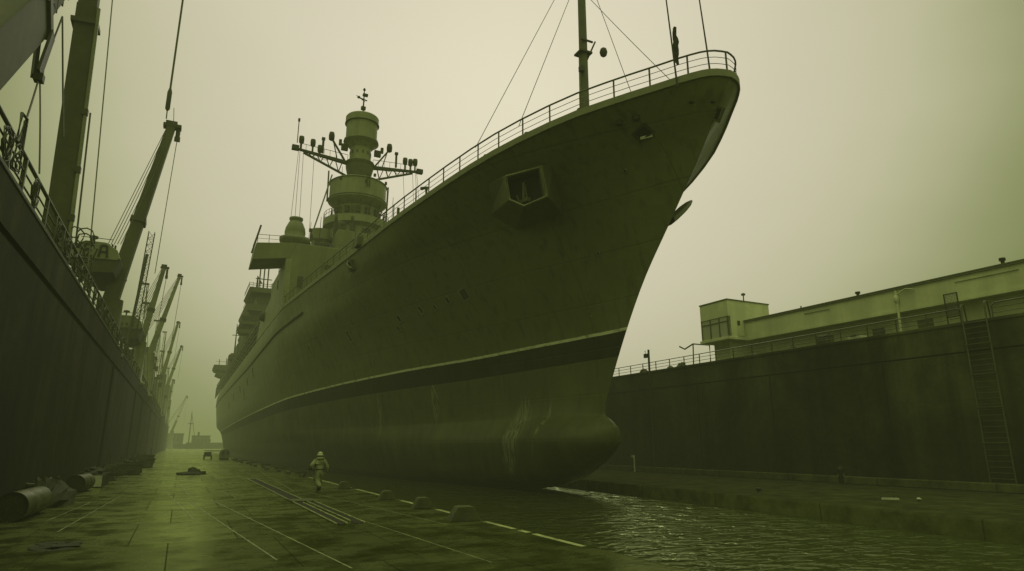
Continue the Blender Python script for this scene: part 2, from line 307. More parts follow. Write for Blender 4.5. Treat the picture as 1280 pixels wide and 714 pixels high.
# ------------------------------------------------------------------ mesh helpers
class MB:
    def __init__(s): s.v = []; s.f = []; s.sm = []
    def add(s, vs, fs, smooth=False):
        o = len(s.v); s.v += [tuple(map(float, v)) for v in vs]; s.f += [tuple(i+o for i in f) for f in fs]; s.sm += [smooth]*len(fs); return s
    def box(s, x0, x1, y0, y1, z0, z1):
        v = [(x, y, z) for z in (z0, z1) for x, y in ((x0, y0), (x1, y0), (x1, y1), (x0, y1))]
        return s.add(v, [(0,3,2,1),(4,5,6,7),(0,1,5,4),(1,2,6,5),(2,3,7,6),(3,0,4,7)])
    def cbox(s, c, d, rz=0):
        n = len(s.v); s.box(-d[0]/2, d[0]/2, -d[1]/2, d[1]/2, -d[2]/2, d[2]/2)
        R = Matrix.Rotation(rz, 3, 'Z')
        for i in range(n, len(s.v)): s.v[i] = tuple(R @ Vector(s.v[i]) + Vector(c))
        return s
    def beam(s, a, b, w, h=None, w2=None, h2=None, up=(0,0,1)):
        a = Vector(a); b = Vector(b); d = (b-a).normalized(); h = h or w; w2 = w2 or w; h2 = h2 or h
        u = Vector(up)
        if abs(d.dot(u)) > .98: u = Vector((0,1,0))
        r = d.cross(u).normalized(); t = r.cross(d)
        vs = [a+r*x*w/2+t*y*h/2 for x, y in ((-1,-1),(1,-1),(1,1),(-1,1))]+[b+r*x*w2/2+t*y*h2/2 for x, y in ((-1,-1),(1,-1),(1,1),(-1,1))]
        return s.add(vs, [(0,3,2,1),(4,5,6,7),(0,1,5,4),(1,2,6,5),(2,3,7,6),(3,0,4,7)])
    def tube(s, pts, r, n=6, r2=None):
        pts = [Vector(p) for p in pts]; k = len(pts); vs = []
        for i, p in enumerate(pts):
            d = (pts[min(i+1, k-1)]-pts[max(i-1, 0)]).normalized()
            u = Vector((0,0,1)) if abs(d.z) < .95 else Vector((0,1,0))
            a = d.cross(u).normalized(); c = a.cross(d)
            rr = r if r2 is None else r+(r2-r)*i/(k-1)
            vs += [p+(a*math.cos(2*PI*j/n)+c*math.sin(2*PI*j/n))*rr for j in range(n)]
        fs = [(i*n+j, i*n+(j+1)%n, (i+1)*n+(j+1)%n, (i+1)*n+j) for i in range(k-1) for j in range(n)]
        s.add(vs, fs, True); s.add(vs[:n], [tuple(range(n))[::-1]]); s.add(vs[-n:], [tuple(range(n))]); return s
    def lathe(s, c, prof, n=32, smooth=True, a0=0, a1=2*PI):
        cx, cy, cz = c; k = len(prof)
        vs = [(cx+r*math.cos(2*PI*j/n), cy+r*math.sin(2*PI*j/n), cz+z) for r, z in prof for j in range(n)]
        fs = [(i*n+j, i*n+(j+1)%n, (i+1)*n+(j+1)%n, (i+1)*n+j) for i in range(k-1) for j in range(n)]
        s.add(vs, fs, smooth); s.add(vs[:n], [tuple(range(n))[::-1]]); s.add(vs[-n:], [tuple(range(n))]); return s
    def prism(s, poly, axis, a, b):      # poly in the two other axes
        n = len(poly)
        def P(p, w):
            if axis == 'y': return (p[0], w, p[1])
            if axis == 'x': return (w, p[0], p[1])
            return (p[0], p[1], w)
        vs = [P(p, a) for p in poly]+[P(p, b) for p in poly]
        return s.add(vs, [tuple(range(n)), tuple(range(n, 2*n))[::-1]]+[(i, i+n, (i+1)%n+n, (i+1)%n) for i in range(n)])
    def blob(s, c, d, n=10, rough=.25, seed=0):
        rnd = random.Random(seed); vs = []; fs = []
        rings = 6
        for i in range(rings+1):
            ph = PI/2*(i/rings)
            for j in range(n):
                k = 1+rnd.uniform(-rough, rough)
                vs.append((c[0]+d[0]/2*math.cos(ph)*math.cos(2*PI*j/n)*k, c[1]+d[1]/2*math.cos(ph)*math.sin(2*PI*j/n)*k, c[2]+d[2]*math.sin(ph)*(1+rnd.uniform(-rough, rough)*.6)))
        for i in range(rings):
            for j in range(n): fs.append((i*n+j, i*n+(j+1)%n, (i+1)*n+(j+1)%n, (i+1)*n+j))
        fs.append(tuple(range(rings*n, rings*n+n)))
        return s.add(vs, fs, False)
    def build(s, name, m, parent=None, bevel=0, fix=True, shade=None):
        off = wloc(parent)
        me = bpy.data.meshes.new(name); me.from_pydata([tuple(Vector(v)-off) for v in s.v], [], s.f)
        for p, q in zip(me.polygons, s.sm): p.use_smooth = q if shade is None else shade
        if fix:
            bm = bmesh.new(); bm.from_mesh(me); bmesh.ops.recalc_face_normals(bm, faces=bm.faces); bm.to_mesh(me); bm.free()
        me.materials.append(M[m] if isinstance(m, str) else m)
        o = bpy.data.objects.new(name, me); COL.objects.link(o)
        if parent is not None: o.parent = parent
        if bevel:
            md = o.modifiers.new('Bevel', 'BEVEL'); md.width = bevel; md.segments = 2; md.limit_method = 'ANGLE'
        return o
def wloc(o):
    v = Vector((0,0,0))
    while o is not None: v += o.location; o = o.parent
    return v
def tag(o, label=None, cat=None, group=None, kind=None):
    if label: o['label'] = label
    if cat: o['category'] = cat
    if group: o['group'] = group
    if kind: o['kind'] = kind
    return o
def thing(name, label, cat, loc=(0,0,0), group=None):
    o = bpy.data.objects.new(name, None); COL.objects.link(o); o.location = loc; o.empty_display_size = .3
    return tag(o, label, cat, group)
def part_copy(src, name, parent, delta):
    c = src.copy(); c.name = name; COL.objects.link(c); c.parent = parent; c.location = src.location+Vector(delta); return c
def catenary(a, b, sag, n=14):
    a = Vector(a); b = Vector(b)
    return [a.lerp(b, i/n)-Vector((0,0,sag*4*(i/n)*(1-i/n))) for i in range(n+1)]
# ------------------------------------------------------------------ setting
tag(MB().box(-5.5, 8.45, -30, 320, -3, 0).build('dock_floor', 'floor'), kind='structure')
tag(MB().box(8.452, 26, -30, 320, -3, -.6).build('water', 'water'), kind='structure')
tag(MB().box(-1500, 1500, 320.01, 2500, -3, -.1).build('ground', 'floor'), kind='structure')
lg = MB(); lg.prism([(22.0, -30), (22.0, 11), (23.6, 36.5), (24.4, 60), (24.4, 320), (35.3, 320), (35.3, -30)], 'z', -3, 0)
tag(lg.build('dock_ledge', 'ledge', bevel=.05), kind='structure')
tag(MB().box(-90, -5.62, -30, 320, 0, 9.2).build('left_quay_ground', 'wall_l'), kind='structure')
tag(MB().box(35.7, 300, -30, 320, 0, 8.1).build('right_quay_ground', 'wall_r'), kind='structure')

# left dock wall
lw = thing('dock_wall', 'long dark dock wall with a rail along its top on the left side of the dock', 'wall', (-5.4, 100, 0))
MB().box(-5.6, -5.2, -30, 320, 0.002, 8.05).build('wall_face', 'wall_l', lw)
MB().box(-5.6, -5.26, -30, 320, 8.052, 8.22).build('joint_shade_line', 'black', lw)  # black strip paints in the shadow line beneath the overhanging upper wall
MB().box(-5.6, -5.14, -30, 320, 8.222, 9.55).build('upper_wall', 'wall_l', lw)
MB().box(-5.66, -5.1, -30, 320, 9.552, 9.7).build('coping', 'dark', lw, bevel=.03)
seam = MB().beam((-5.185, 57, 0.01), (-5.185, 57, 8.04), .22, .06).build('wall_joint', 'black', lw)
for y in (85, 100, 128, 156, 184, 212, 240, 268): part_copy(seam, 'wall_joint', lw, (0, y-57, 0))
# left guard rail
lr = thing('guard_rail', 'dark steel guard rail along the coping of the left dock wall', 'railing', (-5.3, 100, 9.7))
def bar(y0, y1, z, r, x=-5.3): return MB().tube([(x, y0, z), (x, y1, z)], r, 8)
bar(12, 318, 10.95, .065).build('top_bar', 'rail', lr)
for z in (10.12, 10.52): bar(12, 318, z, .03).build('middle_bar', 'rail', lr)
post = MB().beam((-5.3, 14, 9.702), (-5.3, 14, 10.93), .12).build('post', 'rail', lr)
y = 15.9
k = 0
while y < 318 and k < 96:
    part_copy(post, 'post', lr, (0, y-14, 0)); y += 1.9 if y < 70 else 4.2; k += 1
# clutter hanging on and behind the rail
rnd = random.Random(3)
for i, y in enumerate([20.6, 21.9, 24.5, 29.5, 31.5, 34, 36.4, 39, 41.5, 44, 47.5, 50, 53, 57, 61, 66, 71, 76, 82, 90]):
    mb = MB()
    c = Vector((-5.2, y, 10.3))
    for _ in range(4):
        pts = []; a0 = rnd.uniform(0, 6); R0 = rnd.uniform(.18, .42)
        for q in range(15):
            a = a0+q*.5; pts.append(c+Vector((rnd.uniform(-.02, .08), math.cos(a)*R0+rnd.uniform(-.05, .05)+.1*_, math.sin(a)*R0*1.15+rnd.uniform(-.04, .04))))
        mb.tube(pts, .022, 5)
    tag(mb.build('rope_coil', 'rope'), 'loose dark rope looped over the left guard rail', 'rope', 'ropes looped over the left guard rail')
mb = MB().tube([(-5.25, 21.9, 10.85), (-5.25, 21.9, 11.75), (-5.25, 22.5, 11.85), (-5.25, 22.6, 10.9)], .05, 8)
mb.tube([(-5.2, 22.1, 10.9), (-5.2, 22.1, 11.6), (-5.2, 22.4, 11.6), (-5.2, 22.4, 10.9)], .03, 6)
tag(mb.build('rail_hoop', 'rail'), 'bent steel hoop standing up above the near end of the left guard rail', 'hoop')

# right dock wall
XR = 35.1
rw = thing('dock_wall', 'stained dock wall with a ladder on the right side of the dock', 'wall', (35.4, 60, 0))
MB().box(XR, 35.68, -30, 320, .42, 6.72).build('wall_face', 'wall_r', rw)
MB().box(XR+.05, 35.68, -30, 320, 6.722, 6.80).build('joint_shade_line', 'black', rw)
MB().box(XR-.02, 35.68, -30, 320, 6.802, 8.12).build('upper_wall', 'wall_r', rw)
MB().box(XR-.08, 35.9, -30, 320, 8.122, 8.3).build('coping', 'wall_r', rw, bevel=.03)
MB().box(XR-.35, 35.68, -30, 320, .003, .418).build('toe_step', 'ledge', rw, bevel=.04)
j = MB().beam((XR-.01, 31, .43), (XR-.01, 31, 6.7), .05, .05).build('wall_joint', 'black', rw)
for y in (15.4, 23, 38, 52, 66, 80, 94, 110): part_copy(j, 'wall_joint', rw, (0, y-31, 0))
rr = thing('guard_rail', 'thin steel guard rail on the coping of the right dock wall', 'railing', (35.3, 40, 8.3))
for x, y0, y1 in ((35.3, 18.55, 120), (35.3, 10, 17.1)):
    MB().tube([(x, y0, 8.302), (x, y0+.01, 9.05), (x, y1, 9.05)] if y0 > 15 else [(x, y0, 9.05), (x, y1-.15, 9.05), (x, y1, 8.9), (x, y1, 8.302)], .034, 8).build('top_bar', 'rail', rr)
    for z in (8.55, 8.8): MB().tube([(x, y0, z), (x, y1, z)], .02, 6).build('middle_bar', 'rail', rr)
post = MB().beam((35.3, 20.3, 8.302), (35.3, 20.3, 9.03), .055).build('post', 'rail', rr)
y = 22.0
while y < 120: part_copy(post, 'post', rr, (0, y-20.3, 0)); y += 1.75
for y in (15.4, 13.6, 11.8): part_copy(post, 'post', rr, (0, y-20.3, 0))
# ladder
ld = thing('wall_ladder', 'tall steel ladder fixed to the right dock wall near the gap in its rail', 'ladder', (35, 17.8, 0))
for y in (18.35, 17.25):
    MB().tube([(34.98, y, .05), (34.98, y, 8.9), (35.05, y, 9.15), (35.3, y, 9.2), (35.35, y, 8.302)], .04, 8).build('side_rail', 'mast', ld)
for i in range(30):
    z = .35+i*.27
    MB().tube([(34.98, 17.3, z), (34.98, 18.3, z)], .018, 6).build('rung', 'rail', ld)
for z in (.42, 2.3, 4.0, 5.6, 7.1):
    MB().beam((34.93, 17.2, z), (34.93, 18.4, z), .05).build('cross_bar', 'mast', ld)
gp = thing('mesh_gate', 'small dark mesh gate panel above the coping beside the ladder', 'gate', (35.42, 18.95, 8.3))
mb = MB()
for a, b in (((35.42,19.3,8.31),(35.42,19.3,9.95)),((35.42,18.65,8.31),(35.42,18.65,9.95)),((35.42,19.3,9.93),(35.42,18.65,9.93)),((35.42,19.3,8.7),(35.42,18.65,8.7))): mb.beam(a, b, .05)
mb.build('frame', 'dark', gp)
mb = MB()
for i in range(1, 9): mb.tube([(35.42, 18.65+i*.072, 8.7), (35.42, 18.65+i*.072, 9.92)], .008, 4)
for i in range(1, 16): mb.tube([(35.42, 18.65, 8.7+i*.077), (35.42, 19.3, 8.7+i*.077)], .008, 4)
mb.build('mesh', 'dark', gp)
# lamp post and drain pipe
lp = thing('lamp_post', 'slim lamp post rising above the far part of the right guard rail', 'lamp', (35.2, 43.5, 8.3))
MB().tube([(34.99, 43.5, 6.5), (34.99, 43.5, 10.1)], .09, 8).build('pole', 'dark', lp)
MB().cbox((34.9, 43.8, 9.6), (.2, .3, .34)).tube([(34.99, 43.5, 9.75), (34.9, 43.8, 9.75), (34.9, 43.85, 10.05)], .04).build('lamp_head', 'dark', lp)
tag(MB().tube([(35.0, 43.5, .1), (35.0, 43.5, 6.45)], .07, 8).build('drain_pipe', 'dark'), 'thin vertical pipe down the right dock wall under the lamp post', 'pipe')
tag(MB().tube([(35.3, 50.3, 8.31), (35.3, 50.3, 9.35)], .09, 8).build('marker_post', 'dark'), 'short dark post on the coping close behind the bow', 'post')
cb = thing('electric_cabinet', 'square dark cabinet behind the far end of the right guard rail', 'cabinet', (35.9, 50.5, 8.3))
MB().box(35.75, 36.3, 50.6, 52.0, 8.31, 9.0).build('body', 'dark', cb, bevel=.03); MB().box(35.72, 36.33, 50.55, 52.05, 9.002, 9.06).build('lid', 'rail', cb)
cb = thing('winch', 'squat winch box with two uprights behind the middle of the right guard rail', 'winch', (36.2, 27.4, 8.3))
MB().box(35.95, 36.5, 27.0, 27.8, 8.31, 8.85).build('body', 'crane', cb, bevel=.04)
MB().tube([(36.2, 26.9, 8.31), (36.2, 26.9, 9.1)], .04).tube([(36.2, 27.9, 8.31), (36.2, 27.9, 9.1)], .04).build('upright', 'dark', cb)
MB().tube([(36.2, 27.05, 8.95), (36.2, 27.75, 8.95)], .1, 10).build('drum', 'dark', cb)
bx = thing('hose_box', 'low pale box with a dark lid behind the right guard rail', 'box', (36.2, 25, 8.3))
MB().box(35.9, 36.5, 24.6, 25.5, 8.31, 8.6).build('body', 'white', bx, bevel=.02); MB().box(35.88, 36.52, 24.9, 25.3, 8.602, 8.7).build('lid', 'dark', bx)
tag(MB().tube([(35.9, 37.2, 8.31), (35.9, 37.2, 9.7), (35.9, 39.0, 10.05), (35.9, 40.0, 9.75), (35.9, 40.6, 10.05)], .06, 6).tube([(35.9, 39.0, 10.05), (35.9, 39.1, 8.31)], .05, 6).build('davit', 'dark'), 'thin dark davit arm standing under the glazed control cabin', 'davit')
for i, (y, s) in enumerate(((45.5, .4), (42.0, .3), (33.0, .25), (29.6, .3), (40.6, .45))):
    tag(MB().blob((36.0, y, 8.3), (.5, 1.6*s+.4, s), 9, .3, i).build('rubble_heap', 'junk'), 'low dark heap of scrap lying behind the right guard rail', 'scrap', 'scrap behind the right guard rail')

# long dock building, standing at an angle to the quay
bd = thing('dock_building', 'long pale flat roofed dock building behind the right dock wall', 'building', (45, 30, 8.1))
XB = 41.8
MB().box(XB+1.0, 58, -25, 39.0, 8.102, 10.8).build('lower_wall', 'build', bd)
MB().box(XB, 58.2, -25, 39.04, 10.803, 12.38).build('upper_wall', 'build', bd)
MB().box(XB-.06, XB+.1, -25, 39.02, 10.74, 10.92).build('sill_band', 'build', bd)
MB().box(XB-.1, 58.3, -25, 39.046, 12.383, 12.47).build('roof_edge', 'roofedge', bd)
MB().tube([(XB-.08, 39, 12.3), (XB-.08, -25, 12.3)], .035, 6).build('gutter', 'roofedge', bd)
for y in (31.5, 24.2): MB().box(XB+.95, XB+.999, y, y+1.0, 8.2, 10.2).build('door', 'super', bd)
for y in (27.5,): MB().box(XB+.96, XB+.999, y, y+.9, 9.3, 10.1).build('window', 'roofedge', bd)
for y, h in ((28.7, .35), (19.4, .42), (9, .4)):
    MB().lathe((XB+.35, y, 12.47), [(.1, 0), (.1, h*.6), (.17, h*.62), (.17, h)], 12).build('roof_vent', 'dark', bd)
MB().tube([(XB+.3, 33.5, 12.47), (XB+.3, 33.5, 12.7)], .05).build('roof_pipe', 'dark', bd)
pp = MB().tube([(XB-.12, 25.7, 12.2), (XB-.12, 25.7, 8.12)], .08, 8); pp.tube([(XB-.12, 25.7, 11.9), (XB-.15, 25.0, 12.2), (XB-.15, 24.5, 12.05)], .045); pp.lathe((XB-.12, 25.7, 11.35), [(.08,0),(.17,.12),(.17,.42),(.08,.55)], 10)
pp.build('drain_pipe', 'build', bd)
for y, l in ((33, 2.2), (22, 3.5), (15, 2)): MB().tube([(XB-.04, y, 11.95), (XB-.04, y-l, 11.93)], .02, 5).build('cable', 'roofedge', bd)
# control cabin
cc = thing('control_cabin', 'pale box shaped control cabin with a corner window at the end of the dock building', 'cabin', (42, 40.6, 8.1))
MB().box(40.8, 44.5, 39.9, 41.7, 8.102, 10.75).build('stem', 'build', cc)
MB().box(39.85, 45.0, 38.95, 42.4, 10.753, 11.0).build('cabin_floor', 'build', cc, bevel=.03)
MB().box(40.25, 44.9, 39.05, 42.3, 11.003, 12.75).build('cabin_wall', 'build', cc)
MB().box(40.0, 44.9, 39.05, 42.3, 12.752, 14.12).build('upper_wall', 'build', cc)
MB().box(39.95, 44.95, 39.0, 42.35, 14.122, 14.22).build('roof_edge', 'roofedge', cc)
w = MB().box(40.06, 40.10, 39.3, 42.2, 11.01, 12.74).build('window', 'glass', cc)
mb = MB()
for y in (39.1, 40.15, 41.2, 42.25): mb.box(40.0, 40.12, y-.05, y+.05, 11.004, 12.75)
mb.box(40.01, 40.11, 39.05, 42.3, 12.3, 12.36); mb.build('window_frame', 'roofedge', w)
MB().box(41.0, 41.3, 39.02, 39.06, 12.0, 12.4).build('vent', 'dark', cc)
MB().box(41.0, 41.7, 39.0, 39.05, 11.1, 11.9).build('door', 'build', cc)
MB().tube([(43.0, 40, 14.22), (43.0, 40, 15.0)], .05).lathe((43.0, 40, 15.0), [(.18,0),(.18,.14),(.05,.2)], 12).build('antenna', 'dark', cc)

# ledge furniture
mp = thing('marker_post', 'slim pale post with a small head on the right ledge behind the bow', 'post', (34.1, 45, 0))
MB().tube([(34.1, 45, 0), (34.1, 45, 1.15)], .07, 8).build('pole', 'white', mp); MB().cbox((34.05, 45.1, 1.25), (.22, .3, .2)).build('head', 'white', mp)
fr = thing('steel_bracket', 'pale steel bracket lying on the right ledge in front of the ladder', 'bracket', (26.2, 17.7, 0))
MB().beam((25.95, 17.85, .05), (26.5, 17.45, .05), .09, .07).build('bar', 'white', fr)
for p in ((25.95, 17.85), (26.35, 17.56), (26.5, 17.45)): MB().tube([(p[0], p[1], .02), (p[0]+.02, p[1], .17)], .022).build('upright', 'dark', fr)
bk = thing('mooring_cleat', 'small dark cleat with a pale top near the edge of the right ledge', 'cleat', (26.3, 16.5, 0))
MB().lathe((26.3, 16.5, 0), [(.07,0),(.05,.06),(.05,.11)], 12).build('base', 'dark', bk); MB().lathe((26.3, 16.5, .11), [(.08,0),(.08,.04),(.03,.06)], 12).build('cap', 'white', bk)
bk = thing('mooring_bollard', 'squat dark bollard on the right ledge across the water from the bow', 'bollard', (24.6, 23, 0))
MB().lathe((24.6, 23, 0), [(.12,0),(.08,.05),(.08,.14),(.13,.16),(.12,.22)], 14).build('body', 'dark', bk); MB().beam((24.42,23.06,.1),(24.82,22.94,.1),.04).build('cross_bar', 'dark', bk)

# dock floor furniture: mooring blocks
def block(x, y, w, h, d, arch, label):
    t = thing('mooring_block', label, 'mooring block', (x, y, 0), 'mooring blocks along the edge of the dock floor')
    t.rotation_euler = (0, 0, -.12)
    x = y = 0
    mb = MB()
    if arch:
        pr = [(-w/2-.05, 0), (-w/2+.05, h*.5), (-w/2+.17, h*.95), (-w/2+.21, h), (w/2-.21, h), (w/2-.17, h*.95), (w/2-.05, h*.5), (w/2+.05, 0)]
    else:
        pr = [(-w/2, 0), (-w/2+.17, h*.92), (-w/2+.24, h), (w/2-.24, h), (w/2-.17, h*.92), (w/2, 0)]
    mb.prism([(a, b) for a, b in pr], 'y', -d/2, d/2)
    o = mb.build('body', 'stone', None, bevel=.018); o.parent = t
    if arch: pr2 = [(-w/2+.17+i*(w-.34)/12, .01+(h*.72)*math.sin(PI*i/12)**.7) for i in range(13)]
    else: pr2 = [(-w/2+.14, .03), (-w/2+.26, h*.76), (w/2-.26, h*.76), (w/2-.14, .03)]
    o = MB().prism(pr2, 'y', -d/2-.012, -d/2+.01).build('face_recess', 'junk', None); o.parent = t
    if not arch: o = MB().box(-.1, .12, -d/2-.02, -d/2-.013, h*.4, h*.66).build('plate', 'stone', None); o.parent = t
for a in ((7.8, 18.7, .84, .42, .5, True, 'round shouldered mooring block, nearest of the row on the dock floor edge'),
          (7.95, 22.9, .74, .38, .45, False, 'trapezoid mooring block with a small plate, second from the camera'),
          (7.85, 27.1, .72, .36, .45, False, 'trapezoid mooring block, third from the camera on the floor edge'),
          (7.75, 34.6, .72, .36, .45, False, 'small trapezoid mooring block just right of the walking worker')): block(*a)
# painted edge stripe in worn lengths, floor lines and rails
mb = MB()
for y0, y1 in ((12.9, 15.2), (15.5, 16.0), (16.3, 18.2), (19.3, 22.3), (23.5, 26.5), (27.7, 34.0), (35.3, 48)): mb.box(8.2, 8.36, y0, y1, .001, .005)
tag(mb.build('edge_stripe', 'stripe'), kind='structure')
mb = MB()
def line(a, b, w=.035, z=.005):
    a = Vector((*a, 0)); b = Vector((*b, 0)); d = (b-a).normalized(); n = Vector((-d.y, d.x, 0))*w/2
    mb.add([(p.x, p.y, z) for p in (a-n, a+n, b+n, b-n)], [(3,2,1,0)])
for a, b in (((.6, 29.5), (1.95, 14.1)), ((1.35, 30.7), (3.06, 12.6)), ((-.5, 38.2), (.63, 22.5)), ((.2, 44), (.62, 33)), ((5.0, 22), (5.6, 12)), ((5.7, 33), (7.0, 18)),
             ((6.3, 60), (5.2, 34)), ((-2.6, 21), (-2.1, 34)), ((-3.3, 24), (-2.9, 31)), ((2.2, 55), (2.9, 40)), ((3.4, 90), (3.9, 50)), ((4.4, 95), (5.2, 50)), ((2.0,36),(2.4,31))): line(a, b)
tag(mb.build('floor_lines', 'thinline', fix=False), kind='structure')
tr = thing('cable_track', 'long steel cable channel with two bright rails set in the dock floor', 'track', (4.5, 30, 0))
MB().box(4.2, 4.5, 19.4, 27.5, .001, .012).box(4.74, 4.98, 19.4, 27.5, .001, .012).box(4.2, 4.72, 28.6, 47, .001, .012).build('channel', 'black', tr)
for x, y0, y1 in ((4.2, 19.4, 47), (4.5, 19.4, 27), (4.72, 20, 47), (5.0, 19.4, 27.4)):
    MB().box(x-.022, x+.022, y0, y1, .013, .045).build('rail', 'railsteel', tr)
MB().box(4.15, 5.05, 27.4, 28.5, .014, .06).build('cover_plate', 'stone', tr, bevel=.01)
# ------------------------------------------------------------------ warship
ws = thing('warship', 'huge grey warship with a bulbous bow and tall radar mast standing in the dock', 'warship', (CX, 130, 0))
zr = [-1, -.75, -.55, -.4, -.25, -.1, .1, .3, .5, .75, 1, 1.25, 1.5, 1.75, 2, 2.25, 2.5, 2.75, 3, 3.2, 3.4, 3.55, 3.7, 3.8, 3.9, 4.0, 4.15, 4.4, 4.8, 5.3, 5.9, 6.5, 7.2, 7.9, 8.6, 9.3, 10, 10.7, 11.4, 12.1, 12.8, 13.4, 14, 14.5, 15]
zr += [15+3*i/9 for i in range(1, 10)]
NS = 110
hb = MB(); nR = len(zr)
def hullpt(z, s):
    ys = stem_y(z); d = (YT-ys)*s**2.6
    y = ys+d; zz = z
    if z > 15: zz = 15+(z-15)/3.0*(deck_z(y)-15)
    return y, half_breadth(z, d), zz
grid = [[hullpt(z, i/NS) for i in range(NS+1)] for z in zr]
for sgn in (-1, 1):
    vs = [(CX+sgn*b*(pk(y, z) if sgn > 0 else 1), y, z) for row in grid for (y, b, z) in row]
    n = NS+1
    fs = [(r*n+i, r*n+i+1, (r+1)*n+i+1, (r+1)*n+i) for r in range(nR-1) for i in range(NS)]
    if sgn > 0: fs = [f[::-1] for f in fs]
    hb.add(vs, fs, True)
a = [(CX-b, y, z) for (y, b, z) in [row[-1] for row in grid]]; c = [(CX+b, y, z) for (y, b, z) in [row[-1] for row in grid]]
hb.add(a+c, [(i, i+1, nR+i+1, nR+i) for i in range(nR-1)])
me = bpy.data.meshes.new('hull'); off = Vector((CX, 130, 0))
bm = bmesh.new()
vv = [bm.verts.new(v) for v in hb.v]; bm.verts.ensure_lookup_table()
for f, q in zip(hb.f, hb.sm):
    if len(set(f)) == 4:
        ff = bm.faces.new([vv[i] for i in f]); ff.smooth = q
bmesh.ops.remove_doubles(bm, verts=bm.verts, dist=.0005)
bmesh.ops.dissolve_degenerate(bm, edges=bm.edges, dist=.0003)
bmesh.ops.recalc_face_normals(bm, faces=bm.faces)
bm.to_mesh(me); bm.free()
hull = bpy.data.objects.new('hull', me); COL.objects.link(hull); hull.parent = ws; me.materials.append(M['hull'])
hull.location = -off            # hull mesh is in dock coordinates so that its paint follows the waterline
# deck
top = grid[-1]
db = MB(); n = len(top)
db.add([(CX-b, y, z-.02) for y, b, z in top]+[(CX+b*pk(y, z), y, z-.02) for y, b, z in top], [(i, i+1, n+i+1, n+i) for i in range(1, n-1)])
deck = db.build('deck', 'deck', ws)
def edge(y, sgn, out=0.0, up=0.0):
    z = deck_z(y); b = hull_b(y, z)*(pk(y, z) if sgn > 0 else 1)
    y2 = y+.01; b2 = hull_b(y2, deck_z(y2))*(pk(y2, z) if sgn > 0 else 1); s = (b2-b)/.01
    nx, ny = 1/math.hypot(1, s), -s/math.hypot(1, s)
    return Vector((CX+sgn*(b+out*nx), y+out*ny, z+up))
ys = [18.72, 18.76, 18.85, 19.0, 19.2, 19.5, 19.9, 20.4, 21, 21.8, 22.8, 24, 25.5, 27.2, 29, 31, 33.5, 36, 39, 42, 46, 50, 55, 60, 66, 73.5]
def ring(out, up): return [edge(y, -1, out, up) for y in ys[::-1]]+[Vector((CX, 18.7-out, deck_z(18.7)+up))]+[edge(y, 1, out, up) for y in ys]
def sweep(r4):
    mb = MB(); k = len(r4[0]); m4 = len(r4)
    mb.add([v for r in r4 for v in r], [(a*k+i, a*k+i+1, ((a+1)%m4)*k+i+1, ((a+1)%m4)*k+i) for a in range(m4) for i in range(k-1)], True)
    return mb
sweep([ring(.03, -.06), ring(.09, -.05), ring(.09, .30), ring(-.06, .30), ring(-.06, -.05)]).build('toe_rail', 'trim', ws, shade=False)
# guard rail following the sheer
gr = MB().tube(ring(-.02, 1.28), .045, 8).build('guard_rail', 'rail', ws)
for u in (.62, .95): MB().tube(ring(-.02, u), .016, 5).build('rail_wire', 'rail', gr)
def arc_stations(step, y_end):
    pts = []; last = None; y = 18.72
    while y < y_end:
        p = edge(y, -1)
        if last is None or (p-last).length >= step: pts.append(y); last = p
        y += .02
    return pts
for sgn, st in ((-1, arc_stations(1.75, 73)), (1, arc_stations(1.75, 45)[1:])):
    for y in st:
        a = edge(y, sgn, -.02, .3); b = edge(y, sgn, -.02, 1.27)
        MB().beam(a, b, .06).build('stanchion', 'rail', gr)
# rubbing strake high on the side
sk = []
for i in range(40):
    y = 66+i*4.5
    z = 15.1-.012*min(y-66, 50)
    sk.append((CX-hull_b(y, z)-.05, y, z))
MB().tube(sk, .13, 6).build('side_strake', 'dark', ws)
# hull fittings
def hp(y, z, out=0.0): return Vector((CX-hull_b(y, z)-out, y, z))
def hn(y, z):
    p = hp(y, z); a = hp(y+.1, z)-p; b = hp(y, z+.1)-p
    n = a.cross(b).normalized()
    return n if n.x < 0 else -n
def fitting(name, y, z, w, h, mframe, mhole, depth=.08, rot=0.0, parent=None):
    p = hp(y, z); n = hn(y, z); t = Vector((0,1,0)); t = (t-n*t.dot(n)).normalized(); u = n.cross(t)
    if u.z < 0: u = -u
    t2 = t*math.cos(rot)+u*math.sin(rot); u2 = u*math.cos(rot)-t*math.sin(rot)
    def rect(w_, h_, o): return [p+t2*a*w_/2+u2*b*h_/2+n*o for a, b in ((-1,-1),(1,-1),(1,1),(-1,1))]
    mb = MB()
    o0 = rect(w, h, -.05); o1 = rect(w, h, depth); i1 = rect(w*.72, h*.72, depth); i0 = rect(w*.72, h*.72, depth*.2)
    mb.add(o0+o1+i1+i0, [(a+4*k, (a+1)%4+4*k, (a+1)%4+4*(k+1), a+4*(k+1)) for k in range(3) for a in range(4)])
    f = mb.build(name, mframe, parent or ws)
    MB().add(rect(w*.71, h*.71, depth*.25), [(0,1,2,3)]).build('opening', mhole, f)
    return f
